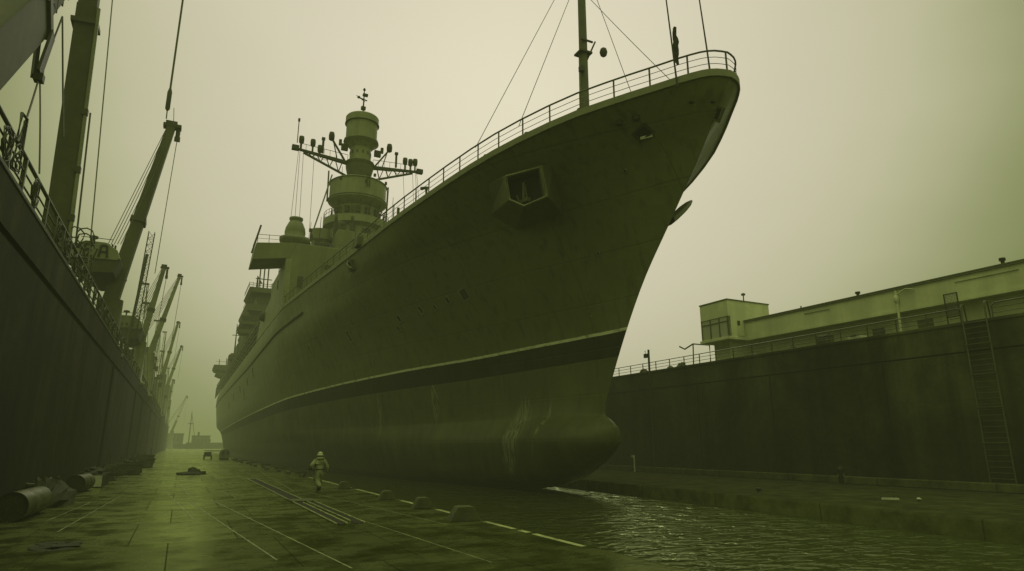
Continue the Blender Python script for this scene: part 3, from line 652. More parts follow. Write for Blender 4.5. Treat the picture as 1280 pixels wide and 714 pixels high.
# panama fairlead near the bow, open to the sky, with rollers
f = fitting('fairlead', 22.45, 16.9, .85, .62, 'dark', 'black', .1)
MB().lathe(hp(22.15, 17.38, .12)-Vector((0,0,.12)), [(.13,0),(.19,.06),(.13,.12),(.19,.2)], 12).build('roller', 'dark', f)
MB().lathe(hp(22.85, 17.34, .12)-Vector((0,0,.12)), [(.13,0),(.19,.06),(.13,.12),(.19,.2)], 12).build('roller', 'dark', f)
n_ = hn(22.45, 16.9)
MB().beam(hp(22.2, 16.74)+n_*.05, hp(22.7, 16.74)+n_*.05, .05, .16).build('worn_sill', 'white', f)
f = fitting('fairlead', 19.62, 17.0, .62, .7, 'mast', 'black', .08, rot=.65)
for dz in (.42, .48): MB().lathe(hp(19.5+(dz-.42)*9, 17.0+dz, .1), [(.1,0),(.14,.05),(.1,.12)], 10).build('roller', 'dark', f)
fitting('side_hatch', 38.55, 11.95, .95, .95, 'trim', 'dark', .05)
for y, z, w, h in ((40.4, 11.88, .3, .42), (42.1, 11.67, .3, .3), (43.85, 11.78, .34, .5), (47.1, 11.63, .45, .45), (47.9, 11.0, .3, .3), (56.3, 11.5, .4, .9), (66.7, 11.5, .4, .9), (27.66, 12.3, .14, .14), (24.3, 15.7, .16, .1)):
    fitting('scupper', y, z, w*1.4, h*1.4, 'superlight', 'black', .1)
for y, z, w, h in ((108, 13.2, .5, 1.4), (118, 12.6, .5, 1.2), (126, 11, .6, 2.0), (133, 12.4, .5, 1.2), (150, 12, .6, 1.6), (165, 11, .7, 2.0)):
    fitting('port_light', y, z, w, h, 'dark', 'black', .05)
b2 = fitting('boat_boom_bracket', 50.1, 16.2, .9, .8, 'mast', 'dark', .25)
MB().tube([hp(50.4, 16.6, .1), hp(50.2, 16.2, .4), hp(49.7, 15.8, .3)], .13, 8).build('boom_stub', 'mast', b2)
# draught marks and weld lines near the stem
mb = MB()
for (y, z) in ((29.5, 9.2), (29.45, 8.9), (29.6, 9.5)):
    p = hp(y, z, .01); mb.cbox(p, (.02, .16, .06))
mb.build('draught_mark', 'trim', ws)
# anchor housings, both sides
Q = [(14.04,28.64,16.1),(15.08,26.74,16.1),(15.26,26.43,14.43),(14.6,27.62,14.2),(14.16,28.41,14.76)]
Pp = [(13.91,30.42,16.38),(15.61,26.74,16.35),(17.01,28.0,14.57),(15.88,30.73,14.5),(14.79,31.44,15.35)]
for sgn in (-1,):
    def S(p, push=0): 
        v = Vector(p); 
        if sgn > 0: v.x = 2*CX-v.x
        return v
    P_ = [S(p) for p in Pp]; Q_ = [S(p) for p in Q]
    ctr = sum(Q_, Vector())/5; inn = (sum(P_, Vector())/5-ctr).normalized()
    P_ = [ctr+(p-ctr)*1.24 for p in P_]; Q_ = [ctr+(q-ctr)*1.08-inn*.18 for q in Q_]; P2 = [p+inn*.9 for p in P_]; Qi = [ctr+(q-ctr)*.86 for q in Q_]; Qd = [q+inn*.9 for q in Qi]
    mb = MB(); mb.add(P2+Q_+Qi+Qd, [(i+5*k, (i+1)%5+5*k, (i+1)%5+5*(k+1), i+5*(k+1)) for k in range(3) for i in range(5)])
    ah = mb.build('anchor_housing', 'hull_plain', ws, bevel=.07, fix=True)
    MB().add([q+inn*.88 for q in Qi], [(0,1,2,3,4)]).build('recess', 'black', ah, fix=False)
    lip = MB().tube([ctr+(q-ctr)*.94 for q in (Q_+[Q_[0]])], .06, 6).build('lip', 'superlight', ah)
    an = MB(); c0 = ctr+inn*.35
    an.tube([c0+Vector((0,.05,.5)), c0+Vector((0,.05,-.55))], .09, 8); an.beam(c0+Vector((0,.45,-.5)), c0+Vector((0,-.5,-.62)), .22, .2)
    an.beam(c0+Vector((0,.45,-.5)), c0+Vector((-.1,.62,-.05)), .16, .1); an.tube([c0+Vector((0,-.1,.55)), c0+Vector((-.05,-.25,.1)), c0+Vector((0,-.3,-.45))], .035, 6)
    an.build('anchor', 'mast', ah)
pb = MB()
c0, c1_ = Vector((21.0, 23.9, 13.2)), Vector((23.3, 24.7, 15.0))
prof = [(0, .28), (.25, .34), (.55, .34), (.8, .26), (.95, .14), (1, .03)]
ring_ = []
for u, r in prof:
    p = c0.lerp(c1_, u); ring_ += [p+Vector((0, math.cos(k*PI/5)*r*1.4, math.sin(k*PI/5)*r*.75)) for k in range(10)]
pb.add(ring_, [(i*10+k, i*10+(k+1)%10, (i+1)*10+(k+1)%10, (i+1)*10+k) for i in range(5) for k in range(10)], True)
pb.build('port_anchor_fluke', 'hull_plain', ws)
# foremast, whips, pennant
fm = MB().tube([(CX, 30.5, 17.2), (CX, 30.5, 23), (CX, 30.5, 36)], .34, 14, .24).build('foremast', 'mast', ws)
MB().box(CX-.45, CX+.45, 30.1, 30.9, 26.6, 26.72).cbox((CX+.1, 30.2, 27.5), (.9, .1, .1)).cbox((CX-.35, 30.2, 25.3), (.3, .3, .35)).tube([(CX+.2,30.4,26.2),(CX+.75,30.2,27.6)], .06).build('mast_bracket', 'dark', fm)
MB().lathe((21.95, 30.3, 26.75), [(.05,0),(.2,.12),(.26,.35),(.2,.58),(.05,.7)], 14).build('signal_ball', 'dark', fm)
for a, b, s in (((CX, 30.5, 34.5), (13.1, 30.6, 18.5), .0), ((CX, 30.5, 33), (14.3, 27.6, 18.7), .0), ((CX, 30.5, 31.5), (22.8, 22.5, 18.9), .15), ((CX, 30.4, 34), (20.4, 24.5, 18), .0), ((CX-.4, 30.4, 26.5), (CX-.5, 30.4, 17.4), 0)):
    MB().tube(catenary(a, b, s, 8), .02, 5).build('stay', 'rope', fm)
w1 = MB().tube([(18.35, 19.8, 17.9), (18.25, 19.8, 19.3), (17.95, 19.8, 23.5)], .05, 6, .03).build('whip_antenna', 'dark', ws)
fl = MB(); rnd = random.Random(5)
v = []; f = []
for i in range(9):
    z = 20.95-i*.24
    for j in range(4): v.append((18.32+.0+.11*math.sin(j*1.9+i*.7)+j*.03, 19.75+.08*math.cos(j*2.2+i), z+.05*math.sin(j+i)))
f = [(i*4+j, i*4+j+1, i*4+j+5, i*4+j+4) for i in range(8) for j in range(3)]
fl.add(v, f, False); fl.build('furled_pennant', 'tarp', w1, fix=False)
MB().tube([(20.3, 19.6, 17.9), (20.25, 19.7, 20.3), (20.05, 19.8, 24)], .05, 6, .03).build('whip_antenna', 'dark', ws)
# foredeck gear seen through the rail
MB().lathe((16.6, 36, 17), [(.6,0),(.6,.2),(.4,.3),(.4,.8),(.6,.9)], 16).build('capstan', 'mast', ws)
MB().tube([(12.1,36,17),(12.1,36,17.9),(11.9,36.4,17.95)], .12, 8).build('vent_pipe', 'mast', ws)
MB().tube([(11.5,40,17),(11.5,40,17.8)], .1, 8).build('vent_pipe', 'mast', ws)
MB().box(10.4, 10.9, 47, 48, 17, 17.8).build('deck_locker', 'mast', ws, bevel=.04)
# bridge block and side house
br = MB().prism([(8.6, 17.0), (8.6, 22.75), (9.4, 24.75), (31.6, 24.75), (32.4, 22.75), (32.4, 17.0)], 'y', 74, 88).build('bridge_block', 'super', ws, bevel=.05)
for s in (-1, 1):
    x = lambda q: CX+s*(q)
    MB().prism([(x(11.7), 22.85), (x(15.55), 22.2), (x(15.3), 24.2), (x(11.0), 24.76)], 'y', 73.95, 79).build('bridge_wing', 'super', br, bevel=.04)
    wr = MB(); wr.tube([(x(15.3), 74.1, 25.2), (x(8), 74.1, 25.7)], .03); wr.tube([(x(15.3), 74.1, 24.75), (x(8), 74.1, 25.2)], .02); wr.tube([(x(15.3), 74.1, 25.2), (x(15.3), 79, 25.2)], .03)
    for i in range(7): q = 8+i*1.2; wr.tube([(x(q), 74.1, 24.3), (x(q), 74.1, 25.68-.07*i)], .03)
    wr.build('wing_rail', 'rail', br)
    MB().tube([(x(15.7), 74, 22.9), (x(15.0), 74, 26.3)], .1, 6).build('wing_light', 'dark', br)
    sd = MB().prism([(73.98, 16.85), (73.98, 22.8), (79, 22.75), (84, 21.0), (92, 19.9), (98, 19.7), (101.5, 17.0)], 'x', CX+s*11.4, CX+s*12.04).build('side_plating', 'superlight', ws, bevel=.03)
    MB().prism([(79, 17), (79, 24.2), (86, 24.0), (90, 21), (99, 19.6), (101, 17)], 'x', CX+s*8.0, CX+s*11.38).build('side_house', 'super', ws)
    MB().box(CX+s*12.045-.02, CX+s*12.045+.02, 79.2, 80.1, 20.4, 21.5).build('side_window', 'black', sd)
    MB().lathe((CX+s*12.1, 92.5, 18.6), [(.2,0),(.6,.2),(.6,1.1),(.2,1.4)], 12).build('side_lamp', 'dark', sd)
MB().box(9.6, 10.6, 80.2, 81.8, 18.2, 22.4).build('boat_davit', 'dark', ws)
for i in range(6): MB().tube([(9.4+i*.35, 90, 20), (9.2+i*.4, 86, 27.5-i*.3)], .05, 5).build('signal_halyard_rail', 'dark', ws)
# domed director on the bridge roof
dm = MB().lathe((9.9, 79.5, 24.76), [(1.2,0),(.95,.3),(.85,1.0),(1.15,1.5),(1.75,1.7),(1.8,2.15),(1.15,2.25),(1.25,2.9),(1.15,3.5),(.85,4.2),(.65,4.5),(.82,4.6),(.82,4.85),(.5,4.9)], 26).build('director_dome', 'super', ws)
MB().lathe((11.2, 79.0, 24.77), [(2.0,0),(2.1,.25),(1.9,.5),(0.2,.6)], 26).build('dome_platform', 'mast', ws)
mb = MB().tube([(11.7, 80, 24.8), (11.9, 80, 28.6)], .07)
for z in (25.7, 26.6, 27.7, 28.5): mb.cbox((11.85+.1*math.sin(z*3), 80, z), (.36, .3, .4))
mb.build('signal_lamp_pole', 'dark', ws)
mb = MB()
for y, x0, x1 in ((76, 12.4, 26),): 
    for z in (25.3, 25.8): mb.tube([(x0, y, z), (x1, y, z)], .035)
    for i in range(10): mb.tube([(x0+i*1.4, y, 24.76), (x0+i*1.4, y, 25.8)], .035)
mb.build('roof_rail', 'rail', ws)
# upper bridge and tower base
MB().prism([(15.0, 24.77), (15.4, 29.5), (25.6, 29.5), (26, 24.77)], 'y', 81, 100).build('upper_bridge', 'super', ws, bevel=.05)
tw = MB().lathe((14.0, 85.5, 24.77), [(1.2,0),(1.2,4.0),(1.45,4.2),(1.45,5.6),(1.4,5.62),(.3,5.64)], 26, smooth=False).build('round_turret', 'super', ws)
MB().box(13.1, 14.5, 84.2, 84.6, 25.8, 28.7).build('turret_door', 'dark', tw)
MB().lathe((17.0, 88, 29.5), [(.5,0),(.4,1.5),(.7,2.2),(.75,3.0),(.4,3.5)], 14).build('search_light', 'dark', ws)
# tower
ty = 94
t = MB().lathe((CX, ty, 29.4), [(3.9,0),(3.8,4.3),(4.9,4.6),(4.9,5.7),(3.3,5.8),(3.2,7.9),(4.2,8.7),(4.4,8.85),(4.4,9.1),(4.28,9.15),(4.28,12.0),(4.15,12.1),(1.9,12.3)], 48, smooth=False).build('radar_tower', 'superlight', ws)
mb = MB()
for r, z in ((4.5, 38.45), (4.4, 41.2)): mb.lathe((CX, ty, z), [(r-.15,0),(r,.02),(r,.12),(r-.15,.14)], 44)
mb.build('tower_band', 'mast', t)
mb = MB()
for z in (35.7, 36.2):
    mb.tube([(CX+4.85*math.cos(a*PI/16), ty+4.85*math.sin(a*PI/16), z) for a in range(33)], .035, 5)
for a in range(32): mb.tube([(CX+4.85*math.cos(a*PI/16), ty+4.85*math.sin(a*PI/16), 35.1), (CX+4.85*math.cos(a*PI/16), ty+4.85*math.sin(a*PI/16), 36.2)], .03, 4)
mb.build('balcony_rail', 'rail', t)
for a in (-150, -115, -95, -70, -40, 0, 40, 90, 140):
    a = math.radians(a); MB().beam((CX+3.2*math.cos(a), ty+3.2*math.sin(a), 35.3), (CX+4.2*math.cos(a), ty+4.2*math.sin(a), 38.9), .16).build('brace', 'mast', t)
mb = MB()
for a in (-160, -128, -100, -75, -45, -20):
    a = math.radians(a); mb.cbox((CX+3.27*math.cos(a), ty+3.27*math.sin(a), 36.4), (.7, .7, 1.0), a)
mb.build('tower_window', 'dark', t)
for a, z in ((-140, 41.0), (-88, 40.6), (-70, 41.9), (-30, 41.7)):
    a = math.radians(a); MB().cbox((CX+4.32*math.cos(a), ty+4.32*math.sin(a), z), (.3, .3, .45), a).build('tower_fitting', 'dark', t)
MB().tube([(CX-4.6, ty, 38), (CX-4.65, ty, 43)], .12).tube([(CX+4.6, ty, 36), (CX+4.7, ty, 42)], .15).build('cable_trunk', 'mast', t)
col = MB().lathe((CX, ty, 42.2), [(2.0,-.7),(1.62,-.3),(1.6,2.3),(2.15,2.7),(2.2,2.95),(1.66,3.05),(1.62,5.0),(1.62,5.3),(2.2,5.95),(2.62,6.3),(2.66,6.45),(2.66,6.75),(2.42,6.85),(2.42,9.5),(2.6,9.55),(2.6,10.6),(2.45,10.8),(.3,10.95)], 48, smooth=False).build('upper_radar_drum', 'superlight', ws)
mb = MB()
for k, (r, z) in enumerate(((2.73, 48.55), (2.68, 51.7), (2.26, 44.95))): mb.lathe((CX, ty, z), [(r-.1,0),(r,.01),(r,.1),(r-.1,.11)], 36)
for i in range(12): a = i*PI/6; mb.cbox((CX+1.64*math.cos(a), ty+1.64*math.sin(a), 46.6), (.1, .3, .5), a)
mb.build('drum_band', 'mast', col)
MB().lathe((CX, ty, 42.6), [(1.75,0),(2.1,1.5),(2.15,1.9)], 30).build('drum_skirt', 'mast', col)
mb = MB().tube([(CX, ty, 53.2), (CX, ty, 58.4)], .16, 8, .07); mb.cbox((CX, ty, 54.8), (.7,.5,.5)).cbox((CX-.2, ty, 56.4), (1.6,.2,.12), .3).cbox((CX+.2, ty, 57.2), (.8,.5,.35)); mb.lathe((CX-.8, ty, 56.4), [(.1,0),(.3,.1),(.1,.4)], 8).lathe((CX, ty, 57.9), [(.1,0),(.25,.2),(.1,.5)], 8); mb.tube([(CX-1.2,ty,56.8),(CX+.2,ty,56.0)], .06)
mb.build('masthead', 'dark', ws)
# yardarms with sensor pods
for s in (-1, 1):
    X = lambda q: CX+s*q
    ya = MB().beam((X(1.5), ty, 44.8), (X(9.4), ty, 45.6), .55, .55, .35, .3).box(min(X(9.3), X(10.3)), max(X(9.3), X(10.3)), ty-.35, ty+.35, 45.4, 46.1).build('yardarm', 'dark', ws)
    mb = MB().beam((X(1.8), ty, 42.6), (X(8.6), ty, 45.2), .28); 
    for q in (3.2, 4.6, 6.0, 7.3): 
        zb = 42.6+(q-1.8)/6.8*2.6; zt = 44.8+(q-1.5)/7.9*.8
        mb.beam((X(q), ty, zb), (X(q-.5), ty, zt), .14); mb.beam((X(q), ty, zb), (X(q+.6), ty, zt), .12)
    mb.build('yard_truss', 'dark', ya)
    mb = MB().tube([(X(2), ty-.3, 46.1), (X(9.2), ty-.3, 46.5)], .04); 
    for i in range(9): q = 2+i*.9; mb.tube([(X(q), ty-.3, 45.1+i*.05), (X(q), ty-.3, 46.1+i*.05)], .03, 4)
    mb.build('yard_rail', 'rail', ya)
    pods = ((9.0, 45.7, .9), (7.3, 45.5, .95), (8.2, 45.6, .8) if s > 0 else (6.2, 45.4, .3))
    for q, z, h in pods:
        p = MB().tube([(X(q), ty, z), (X(q), ty, z+h)], .14).lathe((X(q), ty, z+h), [(.22,0),(.36,.15),(.4,.7),(.36,1.15),(.15,1.25)], 14); p.build('sensor_pod', 'dark', ya)
    p = MB().beam((X(2.4), ty, 45.2), (X(4.4), ty, 48.2), .25).beam((X(3.6), ty, 45.4), (X(4.3), ty, 48.1), .14).lathe((X(4.6), ty, 48.1), [(.22,0),(.42,.15),(.46,.8),(.36,1.35),(.15,1.45)], 14); p.build('sensor_pod', 'dark', ya)
    MB().tube([(X(5.8), ty, 45.7), (X(5.8), ty, 48.0)], .18).cbox((X(5.8), ty, 48.1), (.5,.4,.4)).build('stub_pole', 'dark', ya)
    MB().cbox((X(2.6), ty-.4, 47.2), (1.0,.5,1.0)).cbox((X(3.3), ty-.4, 47.9), (.4,.4,.9)).build('yard_box', 'dark', ya)
    if s < 0: MB().tube([(X(9.6), ty, 46.6), (X(9.6), ty, 50.4)], .07, 5).cbox((X(9.6), ty, 50.4), (.3,.2,.5)).build('whip_antenna', 'dark', ya)
    for q, q2 in ((9.3, 10.2), (8.6, 8.7), (7.0, 7.3), (9.1, 9.4)):
        MB().tube([(X(q), ty, 45.6), (X(q2), 90, 25.5)], .03, 4).build('halyard', 'rope', ya)
MB().tube([(12.8, 86, 29.5), (CX-4.3, 93, 42)], .11, 6).build('diagonal_brace', 'mast', ws)
# midships house with open gallery and after structures
mid = MB().box(10.6, 30.4, 101.6, 236, 16.9, 20.2).build('midships_house', 'dark', ws)
MB().box(8.7, 32.3, 101.6, 236, 20.203, 20.45).build('boat_deck', 'mast', ws)
for z in (17.6, 18.5, 19.3): MB().box(8.62, 8.72, 101.6, 236, z, z+.16).build('gallery_bar', 'mast', mid)
for i in range(24):
    y = 103+i*5.7; MB().box(8.6, 8.8, y, y+.3, 16.9, 20.2).build('gallery_post', 'mast', mid)
mb = MB()
for z in (20.9, 21.4): mb.tube([(8.8, 101.6, z), (8.8, 236, z)], .04, 5)
for i in range(50): mb.tube([(8.8, 101.8+i*2.7, 20.4), (8.8, 101.8+i*2.7, 21.4)], .04, 4)
mb.build('boat_deck_rail', 'rail', ws)
af = MB().prism([(9.6, 20.45), (9.9, 26), (10.6, 29), (24, 29), (25, 20.45)], 'y', 140, 160).build('after_house', 'dark', ws, bevel=.1)
for (x0, x1, y0, y1, z0, z1) in ((8.2, 20, 138.5, 150, 26.0, 26.6), (8.9, 22, 139, 158, 29.0, 30.4), (8.0, 12, 139, 143, 24.2, 25.0), (9.2, 19, 138.4, 152, 32.8, 33.8), (11, 18, 141, 152, 30.4, 32.8)):
    MB().prism([(x0+.5, z0), (x0, z0+(z1-z0)*.6), (x0+.1, z1), (x1, z1), (x1, z0)], 'y', y0, y1).build('platform', 'mast', af)
MB().lathe((9.3, 139.6, 27.3), [(.9,0),(1.0,.5),(.7,1.2),(.3,1.5)], 14).build('search_light', 'dark', af)
mb = MB()
for z in (27.1, 27.6, 30.9, 31.4, 34.2, 34.6): mb.tube([(8.6 if z < 30 else 9.2, 138.4, z), (19, 138.4, z)], .05, 4); mb.tube([(8.6 if z < 30 else 9.2, 138.4, z), (9.2, 150, z)], .05, 4)
for i in range(14):
    for z in (26.6, 30.4, 33.8): mb.tube([(9.2+i*.7, 138.4, z), (9.2+i*.7, 138.4, z+1)], .04, 4)
mb.build('platform_rail', 'rail', af)
mb = MB()
for x, h in ((11.2, 5.2), (12.0, 5.6), (12.8, 5.4)): mb.tube([(x, 140, 33.8), (x, 140, 33.8+h)], .13)
for z in (36, 38.6, 39.2): mb.tube([(10.4, 140, z), (13.6, 140, z)], .1)
mb.tube([(10.8,140,34),(10.8,140,36.5),(11.6,140,35)], .22); mb.lathe((14.6, 140, 33.8), [(.5,0),(.9,.6),(.9,1.4),(.4,2)], 14); mb.beam((14,140,34),(17.5,140,36.2),.5,.4)
mb.build('lattice_aerial', 'dark', af)
mb = MB()
for i in range(7): mb.tube([(13.5+i*.55, 120+i, 20.4), (13.9+i*.55, 120+i, 38-i*.5)], .07, 4)
for z in range(6): mb.tube([(13.5, 120, 24+z*2.2), (17.2, 126, 24+z*2.2)], .08, 4)
mb.build('lattice_mast', 'dark', ws)
MB().box(17, 24, 108, 128, 20.45, 29).build('funnel_casing', 'mast', ws, bevel=.4)
d2 = MB().box(9.5, 22, 186, 200, 20.45, 26).box(9.0, 14, 184, 188, 24.2, 25.4).box(11,20,188,198,26,29).build('after_director_house', 'dark', ws, bevel=.1)
mb = MB().tube([(10.4, 187, 26), (10.4, 187, 34)], .2, 6, .1).tube([(9.4,187,31),(11.4,187,31)], .1); mb.lathe((12.5, 189, 29), [(1.2,0),(1.5,1),(1.2,2.2),(.4,2.8)], 14); mb.tube([(13.8,188,29),(13.8,188,33)], .12)
mb.build('after_aerial', 'dark', d2)
d3 = MB().box(9.5, 24, 218, 234, 20.45, 24).build('stern_house', 'dark', ws, bevel=.1)
MB().prism([(7.2, 24.4), (6.6, 25.0), (6.6, 25.8), (20, 25.8), (20, 24.0), (9.5, 24.0)], 'y', 214, 226).build('stern_platform', 'mast', d3)
MB().prism([(8.4, 22.2), (7.2, 22.7), (7.3, 23.2), (10, 23.2), (10, 21.9)], 'y', 212, 220).build('stern_platform', 'mast', d3)
MB().tube([(8, 215, 25.8), (8, 215, 27.6)], .1).tube([(7, 214.2, 26.8), (14, 214.2, 26.8)], .05).tube([(10,215,25.8),(10,215,28)], .12).build('stern_rail', 'dark', d3)

# extra fittings on the tower, bridge roof and foredeck
rnd = random.Random(17)
lad = MB()
for dx in (-.25, .25): lad.tube([(CX-1.2+dx, ty-3.75, 29.5), (CX-1.2+dx, ty-3.7, 34)], .05, 5)
for i in range(14): lad.tube([(CX-1.45, ty-3.75, 29.8+i*.3), (CX-.95, ty-3.75, 29.8+i*.3)], .035, 4)
lad.build('tower_ladder', 'dark', t)
lad = MB()
for dx in (-.2, .2): lad.tube([(CX+.5+dx, ty-4.4, 39.7), (CX+.5+dx, ty-4.4, 42)], .05, 5)
for i in range(8): lad.tube([(CX+.3, ty-4.42, 39.9+i*.28), (CX+.7, ty-4.42, 39.9+i*.28)], .035, 4)
lad.build('tower_ladder', 'dark', t)
for (x, y, z, a, b_, h) in ((16.2,82.5,29.5,.8,.8,1.6),(17.4,82.2,29.5,.5,.5,2.6),(24.6,82.4,29.5,1,.8,1.2),(15.6,84,29.5,.5,.6,3.1),(22.9,81.8,29.5,.7,.7,2.1),(19.2,81.6,29.5,1.3,.6,.9)):
    MB().box(x-a/2, x+a/2, y-b_/2, y+b_/2, z, z+h*.6).lathe((x, y, z+h*.6), [(a*.25,0),(a*.45,h*.1),(a*.4,h*.35),(a*.12,h*.4)], 10).build('equipment_box', 'dark', ws)
for (x, y, z, h) in ((12.6,78,24.76,5),(16.5,76,24.76,3.2),(23,83,29.5,6.5),(18.2,96,42,3),(26.8,88,27,7),(13.2,90,24,9)):
    MB().tube([(x, y, z), (x+.05, y, z+h)], .06, 5, .03).build('whip_antenna', 'dark', ws)
for (x, z, w_, h_) in ((10.2,20.2,.6,1.3),(13.5,22.3,1.4,.5),(16,22.3,1.4,.5),(18.5,22.3,1.4,.5),(22,22.3,1.4,.5),(11.8,18.2,.8,1.7)):
    MB().box(x-w_/2, x+w_/2, 73.93, 73.99, z-h_/2, z+h_/2).build('bridge_window', 'dark', br)
for i in range(7):
    a = math.radians(-165+i*28); MB().lathe((CX+4.1*math.cos(a), ty+4.1*math.sin(a), 34.9), [(.3,0),(.3,.5),(.15,.8),(.1,1.7)], 8).build('balcony_fitting', 'dark', t)
mb = MB()
for q in (-8.4, -6.6, -4, 3.4, 5.4, 7.6): mb.tube(catenary((CX+q, ty, 45.5), (CX+q*.72, ty, 44.9), .5, 8), .03, 4)
mb.build('loose_cable', 'rope', ws)
for (y, z) in ((30.0, 17.4), (27.0, 17.6), (24.0, 17.9), (35, 17.3), (44, 17.0)):
    p = edge(y, -1, -.35); MB().lathe((p.x, p.y, p.z), [(.16,0),(.12,.1),(.12,.4),(.2,.45),(.18,.55)], 10).build('deck_bollard', 'mast', ws)
# ------------------------------------------------------------------ cranes on the left quay
def rope(parent, a, b, r=.03, sag=0.0, m='rope', name='wire_rope', n=12): return MB().tube(catenary(a, b, sag, n), r, 5).build(name, m, parent)
def lattice(mb, a, b, w, n, r=.04):
    a = Vector(a); b = Vector(b); d = (b-a).normalized(); sx = d.cross(Vector((0,1,0))).normalized()*w/2; sy = d.cross(sx).normalized()*w/2
    cs = [sx+sy, sx-sy, -sx-sy, -sx+sy]
    for c in cs: mb.tube([a+c, b+c], r, 5)
    for i in range(n):
        p = a.lerp(b, i/n); q = a.lerp(b, (i+1)/n)
        for k in range(4): mb.tube([p+cs[k], q+cs[(k+1)%4]], r*.6, 4); mb.tube([p+cs[k], p+cs[(k+1)%4]], r*.6, 4)
# nearest crane: heavy telescopic box boom
c1 = thing('dock_crane', 'nearest dock crane with a thick sloping box boom, cut off at the top left', 'crane', (-7, 20, 9.2))
MB().lathe((-7.4, 18.6, 9.2), [(1.2,0),(1.2,.3),(.8,.5),(.8,1.6)], 18).build('pedestal', 'crane', c1)
MB().beam((-7.2, 18.2, 10.2-1.6), (-7.2, 18.2, 10.3), 1.4).build('slew_base', 'crane', c1)
d = Vector((0, .575, .818)); A0 = Vector((-7, 19.6, 8.9+1.0)); A1 = Vector((-7, 27.35, 18.6)); A2 = Vector((-6.6, 36, 30.4))
MB().beam(A0, A1, 1.25, 1.95).build('boom', 'crane', c1, bevel=.06)
MB().beam(A1-d*.3, A2, .95, 1.4, .8, 1.1).build('boom_extension', 'crane', c1, bevel=.05)
e = (A1-A0).normalized(); up = Vector((0, -e.z, e.y))
cl = MB().beam(A1-e*.35, A1+e*.1, 1.5, 2.2).build('boom_collar', 'dark', c1, bevel=.04)
mb = MB().beam(A1-e*.1-up*.9+Vector((.75,0,0)), A1-e*2.3-up*1.75+Vector((.75,0,0)), .1, .5).beam(A1-e*.1-up*1.0+Vector((.3,0,0)), A1-e*1.9-up*2.0+Vector((.5,0,0)), .12, .4)
hk = A1-e*2.3-up*1.9+Vector((.75,0,0)); mb.cbox(hk, (.3,.35,.3)); 
mb.tube([hk+Vector((.0, .22*math.cos(a/2)+.22, .4*math.sin(a/2)+.35)) for a in range(14)], .03, 5)
mb.build('boom_bracket', 'dark', c1)
mb = MB()
for i in range(7):
    p = A1+e*(.5+i*1.1)+up*.75
    mb.tube([p+Vector((.5,0,0)), p+Vector((.5,0,0))+e*1.1-up*1.2], .05, 5); mb.tube([p+Vector((.52,0,0))-up*1.3, p+Vector((.52,0,0))+e*1.1], .04, 5)
    mb.cbox(p+Vector((.45,0,0))-up*.4*(i%3), (.25,.4,.3))
mb.build('boom_piping', 'dark', c1)
h2 = hk+Vector((0,0,-.1))
rope(c1, h2, (-5.35, 22.4, 10.9), .035, 0.3); rope(c1, h2+Vector((0,.3,0)), (-5.3, 25.4, 11.2), .03, -.1); rope(c1, (-6.2, 28.6, 19.2), (-5.4, 28.4, 13.9), .035, .0)
rope(c1, (-6.2, 28.6, 19.2), hk, .035); rope(c1, (-6.3, 24.2, 17.2), (-6.2, 31, 25), .03); rope(c1, (-6.3, 22.4, 15.8), (-6.2, 29.5, 24), .03); rope(c1, (-6.3, 22.0, 16.2), (-6.3, 27.4, 19), .03)
# second: tall nearly upright mast
c2 = thing('derrick_mast', 'tall upright box section derrick mast second from the left edge', 'mast', (-7.4, 40.8, 9.2))
MB().beam((-7.1, 40.8, 9.2), (-7.7, 40.8, 27.4), 1.12, 1.0, 1.02, 1.0, up=(0,1,0)).build('mast', 'crane', c2, bevel=.05)
MB().beam((-7.7, 40.8, 27.4), (-8.0, 40.8, 38), .95, .85, .8, .8, up=(0,1,0)).build('upper_mast', 'crane', c2, bevel=.05)
MB().beam((-7.65, 40.8, 26.1), (-7.68, 40.8, 26.4), 1.35, 1.25, up=(0,1,0)).build('collar', 'dark', c2)
MB().tube([(-6.42, 40.25, 9.3), (-7.08, 40.25, 27.2)], .1, 8).build('side_pipe', 'cranelight', c2)
for z in (13, 14.2, 17, 20.5): MB().cbox((-6.45-(z-9.3)*.036, 40.25, z), (.28,.3,.35)).build('pipe_clamp', 'dark', c2)
rope(c2, (-6.6, 40.2, 20.5), (-6.15, 40.2, 11), .05, 0); rope(c2, (-7.1, 40.2, 38), (-5.5, 40.2, 11.6), .035, 0, 'ropelight')
mb = MB(); rnd = random.Random(9)
for k in range(9):
    c = Vector((-6.1+rnd.uniform(-.4,.5), 40.2, 12.3+rnd.uniform(-.9,.9))); pts = [c+Vector((math.cos(a*.6+k)*.5*rnd.uniform(.7,1.2), rnd.uniform(-.1,.1), math.sin(a*.6+k)*.6)) for a in range(11)]; mb.tube(pts, .04, 4)
mb.build('coiled_cable', 'rope', c2)
